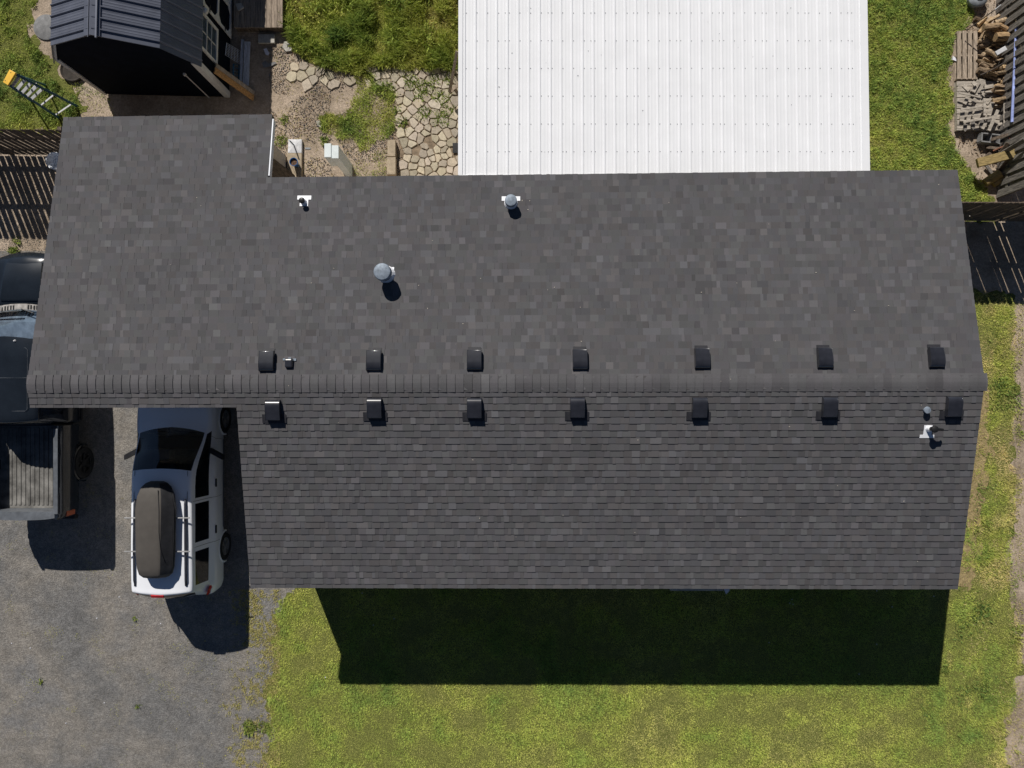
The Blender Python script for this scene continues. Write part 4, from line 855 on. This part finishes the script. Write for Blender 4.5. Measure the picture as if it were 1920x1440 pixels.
# firewood
def firewood(cx_, cy_, z, L, r, a_, tilt, ty, col):
    b = MB(); n = 7; rot = Matrix.Rotation(a_, 3, 'Z') @ Matrix.Rotation(-tilt, 3, 'Y') @ Matrix.Rotation(random.uniform(0, 6.28), 3, 'X')
    if ty == 'split': ang0 = random.uniform(60, 110); base = [(0, -r*.3)]+[(r*math.cos(R(90-ang0/2+ang0*k/5)), r*math.sin(R(90-ang0/2+ang0*k/5))-r*.3) for k in range(6)]
    else: base = [(r*math.cos(2*math.pi*k/9)*random.uniform(.9, 1.08), r*math.sin(2*math.pi*k/9)*random.uniform(.9, 1.08)) for k in range(9)]
    rings = []
    for t in (-.5, -.17, .17, .5):
        j = random.uniform(-.1, .1)*r; sc = 1+random.uniform(-.08, .08)
        rings.append([rot @ Vector((t*L, p[0]*sc+j, p[1]*sc+j)) for p in base])
    b.rings(rings, True, True, 0, col); o = b.build('firewood_log', M['log'], org=None); o.location = (cx_, cy_, z); return o
rs = random.Random(4)
for lay in range(3):
    for row in range(14):
        for cc in range(4):
            px = 1841+cc*15.5+rs.uniform(-5, 5)+lay*3; py = 42+row*12+rs.uniform(-4, 4)
            if (cc == 0 and py > 138) or (py > 170 and cc < 2) or (py > 150 and cc < 1) or py > 206 or (lay == 2 and (cc == 0 or rs.random() < .35)) or px > 1897: continue
            r = rs.uniform(.045, .085); z = .07+lay*.11+(.03 if cc > 1 else 0); p = P(px, py, z); random.seed(int(px*7+py*13+lay))
            aa = rs.gauss(0, .15) if cc >= 2 else rs.uniform(-.7, 1.2)
            t = rs.uniform(.6, 1.15); col = rs.choice([(1, 1, 1), (.68, .66, .68), (1.15, 1.08, .95), (.5, .47, .47), (.85, .82, .78)]); col = tuple(t*q for q in col)
            o = firewood(p.x, p.y, z, rs.uniform(.22, .40), r, aa, rs.uniform(-.2, .35), 'split' if rs.random() < .8 else 'round', col)
            dk_ = sum(col) < 2.0
            tag(o, 'firewood_log' and ('dark weathered' if dk_ else 'pale brown')+' firewood piece in the pile between the plank pallet and the fence', 'firewood', ('dark' if dk_ else 'pale')+' firewood pieces piled by the fence')
random.seed(99)
o = firewood(*P(1884, 69, .42), .48, .10, .03, 0, 'round', (.8, .72, .6)); tag(o, 'thickest round log lying across the top of the firewood pile', 'firewood', 'firewood logs piled by the fence')
o = firewood(*P(1858, 50, .44), .36, .08, .1, 0, 'round', (.75, .7, .65)); tag(o, 'grey barked log at the upper end of the firewood pile', 'firewood', 'firewood logs piled by the fence')
o = firewood(*P(1880, 51, .44), .24, .06, -.5, 0, 'round', (.8, .7, .6)); tag(o, 'short log with pale cut end at the upper end of the pile', 'firewood', 'firewood logs piled by the fence')
solo('crushed_can', 'crumpled silver foil tray on the firewood', 'foil tray', lambda b: b.bar(P(1867, 101, .46), P(1886, 90, .46), .11, .05), M['alu'], .01)
solo('blue_pole', 'long blue plastic pole with tan tip lying along the fence', 'pole', lambda b: (b.tube([P(1897.5, 229, .62), P(1902, 130, .66), P(1906, 44, .70)], .033, 12), b.tube([P(1906, 43.5, .70), P(1907, 31, .70)], .024, 10, 1)), [M['pole'], M['tan']], 0, auto=40)
solo('garden_stake', 'dark rod with silver end leaning across the upper woodpile', 'rod', lambda b: (b.tube([P(1812, 57, .30), P(1866, 18, .9)], .013, 8), b.tube([P(1866, 18, .9), P(1877, 9, 1.0)], .015, 8, 1)), [M['bark'], M['alu']], 0)
solo('long_branch', 'dark bent branch lying across the firewood to the fence', 'branch', lambda b: b.tube([P(1838, 141, .50), P(1862, 130, .58), P(1895, 110, .8), P(1921, 96, 1.0)], [.016, .016, .013, .010], 8), M['bark'], 0)
solo('fence_wire', 'thin pale cord hanging down the weathered fence', 'cord', lambda b: b.tube([P(1914, 84, 1.0), P(1916, 110, .9), P(1920, 170, .7)], .006, 5), M['wood'], 0)
gt = thing('round_bin', 'grey round lidded bin on dirt above the woodpile', 'bin', P(1830, 4)); b = MB(); q = P(1835, -6, .2)
b.lathe([(.20, 0), (.225, .16)], (q.x, q.y, 0), 24); b.build('body', M['greylid'], gt, org=gt.location, auto=40)
b = MB(); b.lathe([(.24, .16), (.252, .175), (.24, .20), (.15, .235), (.001, .245)], (q.x, q.y, 0), 32); ll = b.build('lid', M['greylid'], gt, org=gt.location, auto=50)
b = MB(); b.tube([(q.x-.10, q.y-.02, .235), (q.x-.04, q.y-.11, .235), (q.x+.06, q.y-.11, .235), (q.x+.13, q.y-.05, .225)], .012, 6); b.build('handle', M['rubber'], ll, org=gt.location)
solo('white_scrap', 'white wrapper lying in the grass edge left of the plank pallet', 'litter', lambda b: scrap(b, [(1784, 111), (1787, 105), (1792, 108), (1794, 115)], .05), M['paper'], 0)
solo('cinder_block', 'grey two hole cinder block below the pallet stack', 'cinder block', lambda b: [b.bar(P(1836, 266+dy, .1), P(1871, 270+dy, .1), .035, .19) for dy in (-14.5, 1)]+[b.bar(P(x, y0_, .1), P(x-1, y0_+13, .1), .035, .189) for x, y0_ in ((1837.5, 253), (1854, 254.5), (1870, 256))], M['flatgrey'], .004)
solo('treated_timber', 'thick greenish treated timber beam resting on the scrap wood', 'timber', lambda b: b.bar(P(1832, 306, .40), P(1905, 287, .62), .22, .13), M['treated'], .008)
solo('half_log', 'brown round fence post offcut below the treated timber, left', 'log', lambda b: b.tube([P(1847, 343, .10), P(1875, 325, .22)], .11, 12), M['treated'], 0, auto=40)
solo('half_log', 'brown round fence post offcut below the treated timber, right', 'log', lambda b: b.tube([P(1862, 346, .09), P(1882, 333, .16)], .085, 12), M['treated'], 0, auto=40)
solo('scrap_board', 'long grey board leaning on the fence above the treated timber', 'board', lambda b: b.bar(P(1880, 287, .5), P(1922, 262, 1.2), .12, .025), M['fencegrey'])
solo('scrap_board', 'short board standing under the treated timber', 'board', lambda b: b.bar(P(1848, 308, .1), P(1860, 325, .06), .08, .025), M['fencegrey'])
solo('scrap_board', 'brown board crossing under the treated timber to the fence', 'board', lambda b: b.bar(P(1872, 322, .1), P(1893, 296, .6), .12, .03), M['fence'])
solo('rusty_bracket', 'rusty bent metal bracket beside the cinder block', 'bracket', lambda b: b.tube([P(1862, 283, .2), P(1880, 275, .3), P(1900, 268, .45), P(1903, 262, .5), P(1892, 259, .45)], .02, 6), M['rust'], 0)
solo('round_tub', 'grey round tub in the weeds at the top edge of the photo', 'tub', lambda b: b.lathe([(.35, 0), (.38, .3), (.36, .3), (.33, .05), (.001, .05)], P(778, -32), 24), M['greylid'], 0, auto=40)

n = 1500; x, y = scatter(n, P(1788, 0).x, P(1880, 0).x, P(0, 372).y, P(0, -20).y); k = (x > P(1790, 0).x) & (fbm(x*3, y*3, 44, 3) > .42) & ~inpoly(x, y, YARD_R); x, y = x[k], y[k]; n = len(x)
tag(blades('bark_litter', x, y, rng.uniform(.02, .05, n), rng.uniform(.015, .04, n), 1.3, np.array([(.09, .06, .04), (.30, .21, .13), (.18, .15, .12)])[rng.integers(0, 3, n)], .8), 'bark chips and twigs on the dirt around the woodpile', 'bark litter', kind='stuff')
for i, (x0_, y0_, x1_, y1_, z0_, z1_, w_) in enumerate([(1842, 300, 1868, 278, .03, .12, .09), (1858, 262, 1898, 250, .22, .5, .08), (1850, 276, 1895, 281, .10, .35, .07), (1866, 300, 1890, 268, .2, .5, .10)]):
    solo('scrap_board', ['dark board flat on the dirt between the cinder block and the treated timber', 'dark board propped just right of the cinder block', 'narrow dark board crossing beneath the rusty bracket', 'dark board standing behind the rusty bracket'][i], 'board', lambda b: b.bar(P(x0_, y0_, z0_), P(x1_, y1_, z1_), w_, .025), M['fence'])
# ------------------------------------------------------------------ vehicles
def crom(p0, p1, p2, p3, t):
    return .5*((2*p1)+(-p0+p2)*t+(2*p0-5*p1+4*p2-p3)*t*t+(-p0+3*p1-3*p2+p3)*t**3)
def loft(stations, glass, parent, paint, sub=4, sharp=()):
    """stations: (y, [(x,z,dy)...]) bottom to top centre. glass: {name:(set of (i,j), mat)} cells."""
    G = np.array([[(p[0], y+(p[2] if len(p) > 2 else 0), p[1]) for p in pr] for y, pr in stations], float)
    n, m, _ = G.shape
    full = np.concatenate([G, (G[:, :-1][:, ::-1])*np.array([-1, 1, 1])], 1)       # right side, centre, left side
    MM = full.shape[1]
    def row(i): return full[min(max(i, 0), n-1)]
    fineR = []
    for i in range(n-1):
        for k in range(sub):
            t = k/sub
            if i in sharp or (i+1) in sharp: fineR.append(row(i)*(1-t)+row(i+1)*t)
            else: fineR.append(crom(row(i-1), row(i), row(i+1), row(i+2), t))
    fineR.append(row(n-1)); fineR = np.array(fineR)
    fine = []
    for j in range(MM-1):
        for k in range(sub):
            t = k/sub; g_ = lambda q: fineR[:, min(max(q, 0), MM-1)]
            c_ = crom(g_(j-1), g_(j), g_(j+1), g_(j+2), t); l_ = g_(j)*(1-t)+g_(j+1)*t; fine.append(c_*.55+l_*.45)
    fine.append(fineR[:, MM-1]); A = np.stack(fine, 1); NI, NJ = A.shape[:2]
    cell = {}
    for nm, (cs, mt, sides) in glass.items():
        for (i, j) in cs:
            if 'R' in sides: cell[(i, j)] = nm+'|R'
            if 'L' in sides: cell[(i, MM-2-j)] = nm+('|L' if 'C' not in sides else '|R')
    body = MB(); body.v = [tuple(p) for p in A.reshape(-1, 3)]
    parts = {}
    for i in range(NI-1):
        for j in range(NJ-1):
            f = (i*NJ+j, i*NJ+j+1, (i+1)*NJ+j+1, (i+1)*NJ+j); key = cell.get((i//sub, j//sub))
            if key: parts.setdefault(key, []).append(f)
            else: body.f.append(f); body.m.append(0); body.c.append((1, 1, 1))
    for e, rev in ((0, False), (NI-1, True)):
        f = tuple(e*NJ+j for j in range(NJ)); body.f.append(f if rev else f[::-1]); body.m.append(0); body.c.append((1, 1, 1))
    bo = body.build('body', paint, parent, auto=50)
    for key, fl in parts.items():
        nm = key.split('|')[0]; used = sorted({q for f in fl for q in f}); ix = {q: k for k, q in enumerate(used)}
        b = MB(); cen = A.reshape(-1, 3).mean(0)
        b.v = [tuple(A.reshape(-1, 3)[q]) for q in used]; b.f = [tuple(ix[q] for q in f) for f in fl]; b.m = [0]*len(fl); b.c = [(1, 1, 1)]*len(fl)
        o = b.build(nm, glass[nm][1], bo if False else parent, smooth=True)
    return bo, A
def wheel(parent, x, y, r, wd, side, rimm, proto=None, name='wheel'):
    if proto:
        c = proto.copy(); COL.objects.link(c); c.parent = parent; c.location = (x, y, r)
        c.rotation_euler = (0, 0, 0 if side > 0 else math.pi)
        for ch in [q for q in bpy.data.objects if q.parent == proto]: d = ch.copy(); COL.objects.link(d); d.parent = c
        return c
    b = MB(); b.lathe([(r*.62, -wd/2), (r*.95, -wd/2), (r, -wd*.3), (r, wd*.3), (r*.95, wd/2), (r*.68, wd/2), (r*.62, wd*.4), (r*.6, 0)], (0, 0, 0), 32, 'x')
    t = b.build('wheel', M['tyre'], parent, auto=40); b = MB(); b.lathe([(r*.64, wd*.30), (r*.66, wd*.46), (r*.60, wd*.44), (r*.58, wd*.2), (.001, wd*.2)], (0, 0, 0), 28, 'x')
    for k in range(6):
        a_ = R(60*k); b.bar((wd*.38, 0, 0), (wd*.40, r*.6*math.cos(a_), r*.6*math.sin(a_)), r*.16, .02, up=(1, 0, 0))
    b.lathe([(r*.14, wd*.3), (r*.14, wd*.45), (.001, wd*.47)], (0, 0, 0), 12, 'x'); b.build('rim', rimm, t)
    t.location = (x, y, r); t.rotation_euler = (0, 0, 0 if side > 0 else math.pi); return t
def flare(parent, x, y, r, s_, m, wd=.06):
    b = MB(); rows = []
    for k in range(13):
        a_ = R(-8+196*k/12); ca, sa = math.cos(a_), math.sin(a_)
        rows.append([(s_*(x-.10), y+ca*(r+.075), r*.9+sa*(r+.075)), (s_*x, y+ca*(r+.07), r*.9+sa*(r+.07)), (s_*(x+.012), y+ca*(r+.035), r*.9+sa*(r+.035)), (s_*(x-.10), y+ca*(r+.03), r*.9+sa*(r+.03))])
    b.rings(rows, True, True); b.build('fender_flare', m, parent, auto=50)
# ---- SUV with roof box
van = thing('white_van', 'white people carrier with a brown roof box parked before the garage', 'car', (-8.225, -2.54, 0))
low = lambda s_=1.0: [(.50*s_, .24), (.90*s_, .28), (.955*s_, .55), (.955*s_, .86)]
def st(y, up, s_=1.0, lo=None): return (y, (lo or low(s_))+up)
vst = [
 st(2.60, [(.66, .80), (.60, .82), (.50, .83), (.30, .84), (0, .85)], .80, [(.40, .30), (.62, .32), (.70, .55), (.70, .74)]),
 st(2.42, [(.84, .90), (.78, .93), (.66, .95), (.40, .97), (0, .99)], .95),
 st(1.95, [(.90, .98), (.84, 1.03), (.74, 1.05), (.42, 1.07), (0, 1.085)]),
 st(1.50, [(.91, 1.00, -.10), (.83, 1.085, -.17), (.78, 1.10, -.14), (.45, 1.13, -.05), (0, 1.145, 0)]),
 st(.56, [(.865, 1.05, -.02), (.755, 1.49, -.06), (.685, 1.615, -.06), (.42, 1.675, -.02), (0, 1.69, 0)]),
 st(-.16, [(.86, 1.05), (.74, 1.53), (.69, 1.655), (.44, 1.715), (0, 1.735)]),
 st(-.29, [(.86, 1.05), (.74, 1.53), (.695, 1.66), (.44, 1.72), (0, 1.74)]),
 st(-1.21, [(.865, 1.06), (.745, 1.54), (.70, 1.66), (.44, 1.72), (0, 1.74)]),
 st(-1.42, [(.865, 1.06), (.745, 1.54), (.70, 1.66), (.44, 1.72), (0, 1.74)]),
 st(-2.22, [(.86, 1.08), (.745, 1.52), (.70, 1.64), (.44, 1.70), (0, 1.72)]),
 st(-2.37, [(.84, 1.09, -.04), (.725, 1.50, -.02), (.66, 1.61), (.42, 1.67, -.02), (0, 1.69, -.05)]),
 st(-2.50, [(.78, 1.06, -.04), (.66, 1.30, 0), (.60, 1.33), (.40, 1.35, -.05), (0, 1.36, -.08)], .965),
 st(-2.60, [(.70, .95, 0), (.60, 1.0, 0), (.50, 1.0), (.30, 1.0, -.03), (0, 1.0, -.05)], .90),
 st(-2.68, [(.60, .70), (.50, .72), (.40, .72), (.25, .72), (0, .72)], .8, [(.42, .30), (.62, .34), (.68, .50), (.66, .66)])]
_, VA = loft(vst, {
 'windshield': ({(3, 6), (3, 7)}, M['glass'], 'RLC'),
 'front_window': ({(4, 4)}, M['tint'], 'RL'), 'quarter_window': ({(3, 4)}, M['tint'], 'RL'),
 'middle_window': ({(6, 4)}, M['tint'], 'RL'), 'rear_side_window': ({(8, 4)}, M['tint'], 'RL'),
 'rear_window': ({(10, 5), (10, 6), (10, 7)}, M['tint'], 'RLC')}, van, M['vanpaint'])
wv = wheel(van, .88, 1.655, .34, .22, 1, M['rim'])
for (x, y, s_) in ((-.88, 1.655, -1), (.88, -1.56, 1), (-.88, -1.56, -1)): wheel(van, x, y, .34, .22, s_, M['rim'], wv)
for s_ in (-1, 1):
    for y in (1.655, -1.56): flare(van, .962, y, .34, s_, M['vanpaint'])
    b = MB(); b.lathe([(.05, 0), (.11, .05), (.12, .11), (.06, .16)], (s_*.98, 1.0+.0, 1.0), 12, 'z'); 
    b = MB(); b.rings([[(s_*x_, 0.92+dy-.55*(x_-.9), 1.0+dz) for dy, dz in ((-.06, -.07), (.05, -.07), (.07, 0), (.05, .08), (-.06, .08))] for x_ in (.90, .98, 1.08, 1.16, 1.19)], True, True); b.build('mirror', M['trimblk'], van, auto=50)
    b = MB(); b.tube([(s_*.585, -.16, 1.70), (s_*.59, -.26, 1.73), (s_*.60, -1.2, 1.74), (s_*.60, -2.05, 1.72), (s_*.59, -2.18, 1.68)], .024, 8); b.build('roof_rail', M['raildark'], van, smooth=True)
    for yy, zz in ((.02, .93), (-1.12, .93)): b = MB(); b.box((s_*.965, yy+.10, zz-.05), (.03, .2, .045)); b.build('door_handle', M['trimblk'], van, bevel=.01)
    b = MB(); b.bar((s_*.962, 1.15, .42), (s_*.962, -1.05, .42), .012, .05); b.build('side_moulding', M['trimgrey'], van)
    b = MB(); b.rings([[(s_*(.90-.02*k), -2.40-.05*k-dy, z_) for dy, z_ in ((0, .88), (.02, .9), (.03, 1.08), (0, 1.16), (-.06, 1.1))] for k in range(4)]); b.build('tail_light', M['red'], van)
for y in (-.57, -1.35):
    b = MB(); b.bar((-.78, y, 1.815), (.74, y, 1.815), .028, .025); b.build('crossbar', M['cross'], van, bevel=.005)
b = MB(); b.bar((-.22, -2.425, 1.685), (.08, -2.425, 1.685), .075, .04, up=(0, -.5, 1)); b.build('brake_light', M['red'], van, bevel=.01)
b = MB()
for x0, y0, x1, y1 in ((-.55, 1.50, .0, 1.43), (.05, 1.5, .6, 1.42)): b.bar((x0, y0-.09, 1.125), (x1, y1-.06, 1.15), .02, .015)
b.build('wiper', M['trimblk'], van)
b = MB(); b.b2(-.72, .72, .95, 1.28, .75, .98); b.build('dashboard', M['trimblk'], van, bevel=.04)
for x, y in ((-.38, .2), (.38, .2), (-.38, -.75), (.38, -.75), (0, -1.7)):
    b = MB(); b.b2(x-.25, x+.25, y-.05, y+.45, .45, .65); b.box((x, y-.1, .95), (.5, .14, .7), Matrix.Rotation(R(-12), 3, 'X')); b.box((x, y-.17, 1.38), (.26, .1, .18)); b.build('seat', M['seat'], van, bevel=.03)
def seam(b, pts, w_=.008): b.tube(pts, w_, 4)
# roof seams
b = MB()
for s_ in (-1, 1): b.tube([(s_*.62, .50, 1.655), (s_*.625, -.2, 1.692), (s_*.63, -1.3, 1.70), (s_*.62, -2.2, 1.682)], .005, 4)
b.tube([(-.62, -2.31, 1.66), (0, -2.34, 1.705), (.62, -2.31, 1.66)], .006, 4); b.build('roof_seam', M['trimblk'], van)
b = MB()
for s_ in (-1, 1):
    for y in (-.225, -1.315): b.tube([(s_*.70, y, 1.655), (s_*.748, y, 1.535), (s_*.868, y, 1.055), (s_*.958, y, .86), (s_*.958, y, .55)], .004, 4)
    b.tube([(s_*.90, 1.28, 1.02), (s_*.958, 1.20, .86), (s_*.958, 1.18, .55)], .004, 4)
b.build('door_seam', M['trimblk'], van)
# roof box (a thing that rests on the bars)
rb = thing('roof_box', 'long brown plastic roof box strapped on the white car roof', 'roof box', (-8.225, -3.38, 1.83))
b = MB(); rows = []; ys = [1.13, 1.09, 1.0, .80, .5, 0, -.5, -.85, -1.0, -1.07, -1.10]; hw = [.15, .24, .33, .41, .445, .43, .425, .40, .36, .28, .20]; hh = [.06, .12, .16, .20, .235, .25, .25, .235, .21, .17, .10]
for y, w_, h_ in zip(ys, hw, hh):
    ring = []
    for x, z in ((-1, .0), (-.98, .35), (-.95, .75), (-.86, .93), (-.6, 1.0), (-.1, 1.03), (.32, 1.0), (.44, .94), (.66, .60), (.88, .34), (1.0, .22), (1, .0)): ring.append((x*w_, y, .01+z*h_))
    rows.append(ring[::-1])
b.rings(rows, True, True)
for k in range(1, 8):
    for i in range(4): b.m[k*12+i] = 1  # right side's shade put into the colour, as a black side panel
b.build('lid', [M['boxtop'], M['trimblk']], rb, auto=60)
b = MB(); b.tube([(.11, .95, .20), (.155, .5, .245), (.16, 0, .258), (.19, -.4, .245), (.25, -.7, .19), (.33, -.85, .09)], .007, 5); b.tube([(.385, -.85, .085), (.415, -.2, .085), (.42, .5, .085), (.34, .9, .07)], .006, 5); b.build('crease', M['trimblk'], rb)
# ---- pickup truck
trk = thing('pickup_truck', 'black pickup truck with an open ribbed bed parked left of the garage', 'pickup truck', (-11.79, 0, 0))
tl = [(.55, .42), (.93, .46), (.995, .72), (1.0, 1.0)]
def ts(y, up, lo=None): return (y, (lo or tl)+up)
tst = [
 ts(3.16, [(.66, .86, .0), (.60, .90, .0), (.5, .93, .02), (.3, .95, .04), (0, .97, .06)], [(.4, .45), (.7, .5), (.76, .65), (.74, .80)]),
 ts(2.98, [(.90, 1.02, -.06), (.82, 1.06, -.03), (.52, 1.09, .02), (.36, 1.12, .03), (0, 1.14, .04)], [(.5, .42), (.88, .46), (.94, .7), (.95, .92)]),
 ts(2.5, [(.965, 1.08), (.88, 1.13), (.58, 1.15), (.40, 1.185), (0, 1.20)]),
 ts(2.02, [(.97, 1.12, -.05), (.88, 1.17, -.04), (.62, 1.19, -.02), (.46, 1.22), (0, 1.24)]),
 ts(1.80, [(.97, 1.14, -.1), (.86, 1.19, -.08), (.78, 1.21, -.06), (.46, 1.23, -.02), (0, 1.25, .01)]),
 ts(1.08, [(.95, 1.17), (.79, 1.60, -.05), (.70, 1.73, -.05), (.42, 1.79), (0, 1.81, .03)]),
 ts(.2, [(.95, 1.18), (.79, 1.66), (.72, 1.79), (.46, 1.85), (0, 1.87)]),
 ts(.08, [(.95, 1.18), (.79, 1.66), (.72, 1.79), (.46, 1.85), (0, 1.87)]),
 ts(-.72, [(.95, 1.18), (.78, 1.64), (.71, 1.77), (.46, 1.83), (0, 1.85)]),
 ts(-.90, [(.94, 1.18), (.74, 1.58), (.66, 1.70, .02), (.42, 1.77, .0), (0, 1.79, -.02)]),
 ts(-.96, [(.90, 1.14), (.70, 1.40), (.60, 1.50), (.40, 1.52), (0, 1.53)], [(.55, .45), (.90, .48), (.95, .72), (.95, 1.0)])]
tst[2] = ts(2.5, [(.965, 1.06), (.88, 1.09), (.56, 1.12), (.36, 1.20), (0, 1.215)])
loft(tst, {'windshield': ({(4, 6), (4, 7)}, M['wglass'], 'RLC'), 'front_window': ({(5, 4)}, M['tint'], 'RL'), 'quarter_window': ({(4, 4)}, M['tint'], 'RL'), 'rear_side_window': ({(7, 4)}, M['tint'], 'RL')}, trk, M['truckpaint'])
b = MB(); rows = []
for y, w_, z_ in ((2.95, .40, 1.125), (2.90, .43, 1.155), (2.5, .45, 1.235), (2.05, .50, 1.262), (2.0, .50, 1.24)): rows.append([(-w_-.035, y, z_-.045), (-w_, y, z_), (-w_*.5, y, z_+.012), (0, y, z_+.015), (w_*.5, y, z_+.012), (w_, y, z_), (w_+.035, y, z_-.045)])
b.rings(rows, True, True); b.build('hood', M['truckpaint'], trk, auto=28)
# cowl with slots
b = MB(); n = 12
for k in range(n):
    x0 = -.84+1.68*k/n; x1 = x0+1.68/n; f0, f1 = -.13*(x0/.84)**2, -.13*(x1/.84)**2
    b.add([(x0, 1.93+f0, 1.252-.05*(x0)**2), (x1, 1.93+f1, 1.252-.05*x1**2), (x1, 1.76+f1, 1.262-.05*x1**2), (x0, 1.76+f0, 1.262-.05*x0**2)], [(3, 2, 1, 0)])
    if k not in (5, 6):
        for q in range(2): xs = x0+.02+q*.065; b.add([(xs, 1.90+f0, 1.258-.05*xs**2), (xs+.035, 1.90+f0, 1.258-.05*xs**2), (xs+.035, 1.80+f0, 1.266-.05*xs**2), (xs, 1.80+f0, 1.266-.05*xs**2)], [(3, 2, 1, 0)], 1)
b.build('cowl', [M['cowl'], M['rubber']], trk)
b = MB(); b.tube([(.02, 1.80, 1.28), (.35, 1.69, 1.30), (.72, 1.62, 1.28)], .013, 5); b.tube([(-.75, 1.66, 1.27), (-.35, 1.72, 1.30), (-.02, 1.73, 1.30)], .013, 5); b.build('wiper', M['rubber'], trk)
b = MB(); b.rings([[(-.78, y_, z_), (.78, y_, z_), (.80, y_, .8), (-.80, y_, .8)] for y_, z_ in ((.95, 1.0), (1.1, 1.12), (1.5, 1.17), (1.74, 1.16))]); b.build('dashboard', M['seatl'], trk, bevel=.04)
for x in (-.38, .38):
    for y in (.45, -.45):
        b = MB(); b.b2(x-.26, x+.26, y-.05, y+.45, .6, .8); b.box((x, y-.1, 1.1), (.5, .14, .65), Matrix.Rotation(R(-10), 3, 'X')); b.build('seat', M['seatl'], trk, bevel=.03)
b = MB(); b.tube([(-.38+.17*math.cos(R(20*k)), 1.0+.06*math.sin(R(20*k)), 1.15+.16*math.sin(R(20*k))) for k in range(19)], .014, 6); b.build('steering_wheel', M['trimblk'], trk)
# roof panel outline and marker
b = MB()
for cyc in ([(-.50, .84), (.50, .84), (.55, .79), (.55, -.58), (.50, -.63), (-.50, -.63), (-.55, -.58), (-.55, .79), (-.50, .84)],):
    zf = lambda x, y: 1.868-.09*x*x-.05*max(0, y-.3)**1.5-.02*max(0, -.3-y)
    b.tube([(x, y, zf(x, y)+.006) for x, y in cyc], .005, 4)
b.tube([(-.55, .14, 1.848), (0, .14, 1.876), (.55, .14, 1.848)], .005, 4); b.build('roof_panel_seam', M['trimgrey'], trk)
b = MB(); b.lathe([(.03, 0), (.03, .03), (.015, .06), (.001, .065)], (.25, 1.0, 1.80), 10); b.build('antenna', M['alu'], trk)
# bed
b = MB(); y0, y1 = -3.06, -1.0
def outer(z): return 1.0 if z < 1.2 else .96
for s_ in (-1, 1):      # outer side skin + wall
    pr = [(.93, .50), (.99, .72), (1.01, 1.0), (1.0, 1.20), (.985, 1.30), (.955, 1.345), (.865, 1.35), (.85, 1.33), (.85, .80), (.85, .78), (.93, .5)]
    rows = []
    for y, q in ((y1, 1), (y1-.05, 1), (-1.6, 1), (-2.9, 1), (y0-.03, 1), (y0-.13, .985), (y0-.18, .955)): rows.append([(s_*x*(q if x > .9 else 1), y, z) for x, z in (pr[::-1] if s_ > 0 else pr)][:-1])
    b = MB(); b.rings(rows, True, True); bs_ = b.build('bed_side', M['truckpaint'], trk, auto=45)
    b = MB(); b.b2(*sorted((s_*.845, s_*.955)), y0-.05, y1-.07, 1.352, 1.372); b.build('bed_rail_cap', M['trimgrey'], bs_, bevel=.008)
b = MB(); b.b2(-.845, .845, y0, y1, .76, .80)
k = 0; x = -.78
while x < .80:
    b.box((x, (y0+y1)/2, .808), (.055, y1-y0-.16, .017)); x += .112
b.build('bed_floor', M['bed'], trk, bevel=.006)
b = MB(); b.b2(-.845, .845, y1, y1+.03, .76, 1.34); b.build('bed_front_wall', M['trimblk'], trk)
b = MB(); n = 10
pts = [(-.90+1.8*k/n) for k in range(n+1)]
for k in range(n):
    xa_, xb_ = pts[k], pts[k+1]; e = lambda x: -.07*(1-abs(x/.95)**3)-.0
    b.add([(xa_, y0+.0, 1.32), (xb_, y0+.0, 1.32), (xb_, y0-.13+e(xb_), 1.33), (xa_, y0-.13+e(xa_), 1.33), (xa_, y0, .80), (xb_, y0, .80), (xb_, y0-.15+e(xb_)*.6, .62), (xa_, y0-.15+e(xa_)*.6, .62)], [(3, 2, 1, 0), (0, 1, 5, 4), (2, 3, 7, 6)])
b.build('tailgate', M['trimgrey'], trk, auto=40)
b = MB(); b.b2(-.93, .93, y0-.30, y0-.19, .50, .66); b.build('rear_bumper', M['trimblk'], trk, bevel=.03)
b = MB(); b.b2(-.7, .7, -3.0, 2.9, .38, .74); b.build('chassis', M['trimblk'], trk)
for s_ in (-1, 1):
    b = MB(); b.b2(*sorted((s_*.90, s_*1.018)), y0-.15, y0-.02, .78, 1.12); b.build('tail_light', M['orange'], trk, bevel=.02)
    for y in (2.25, -1.98): flare(trk, 1.0, y, .41, s_, M['truckpaint'])
    b = MB(); b.rings([[(s_*x_, 1.35+dy, 1.22+dz) for dy, dz in ((-.07, -.1), (.05, -.1), (.07, 0), (.05, .1), (-.07, .1))] for x_ in (.95, 1.05, 1.2, 1.24)], True, True); b.build('mirror', M['trimblk'], trk, auto=50)
    b = MB(); b.box((s_*1.005, -.1, 1.0), (.03, .2, .05)); b.build('door_handle', M['trimblk'], trk, bevel=.01)
    b = MB(); b.b2(*sorted((s_*.98, s_*1.02)), -.9, 1.5, .46, .54); b.build('running_board', M['trimblk'], trk, bevel=.01)
wt = wheel(trk, .90, 2.25, .41, .26, 1, M['drim'])
for (x, y, s_) in ((-.90, 2.25, -1), (.90, -1.98, 1), (-.90, -1.98, -1)): wheel(trk, x, y, .41, .26, s_, M['drim'], wt)
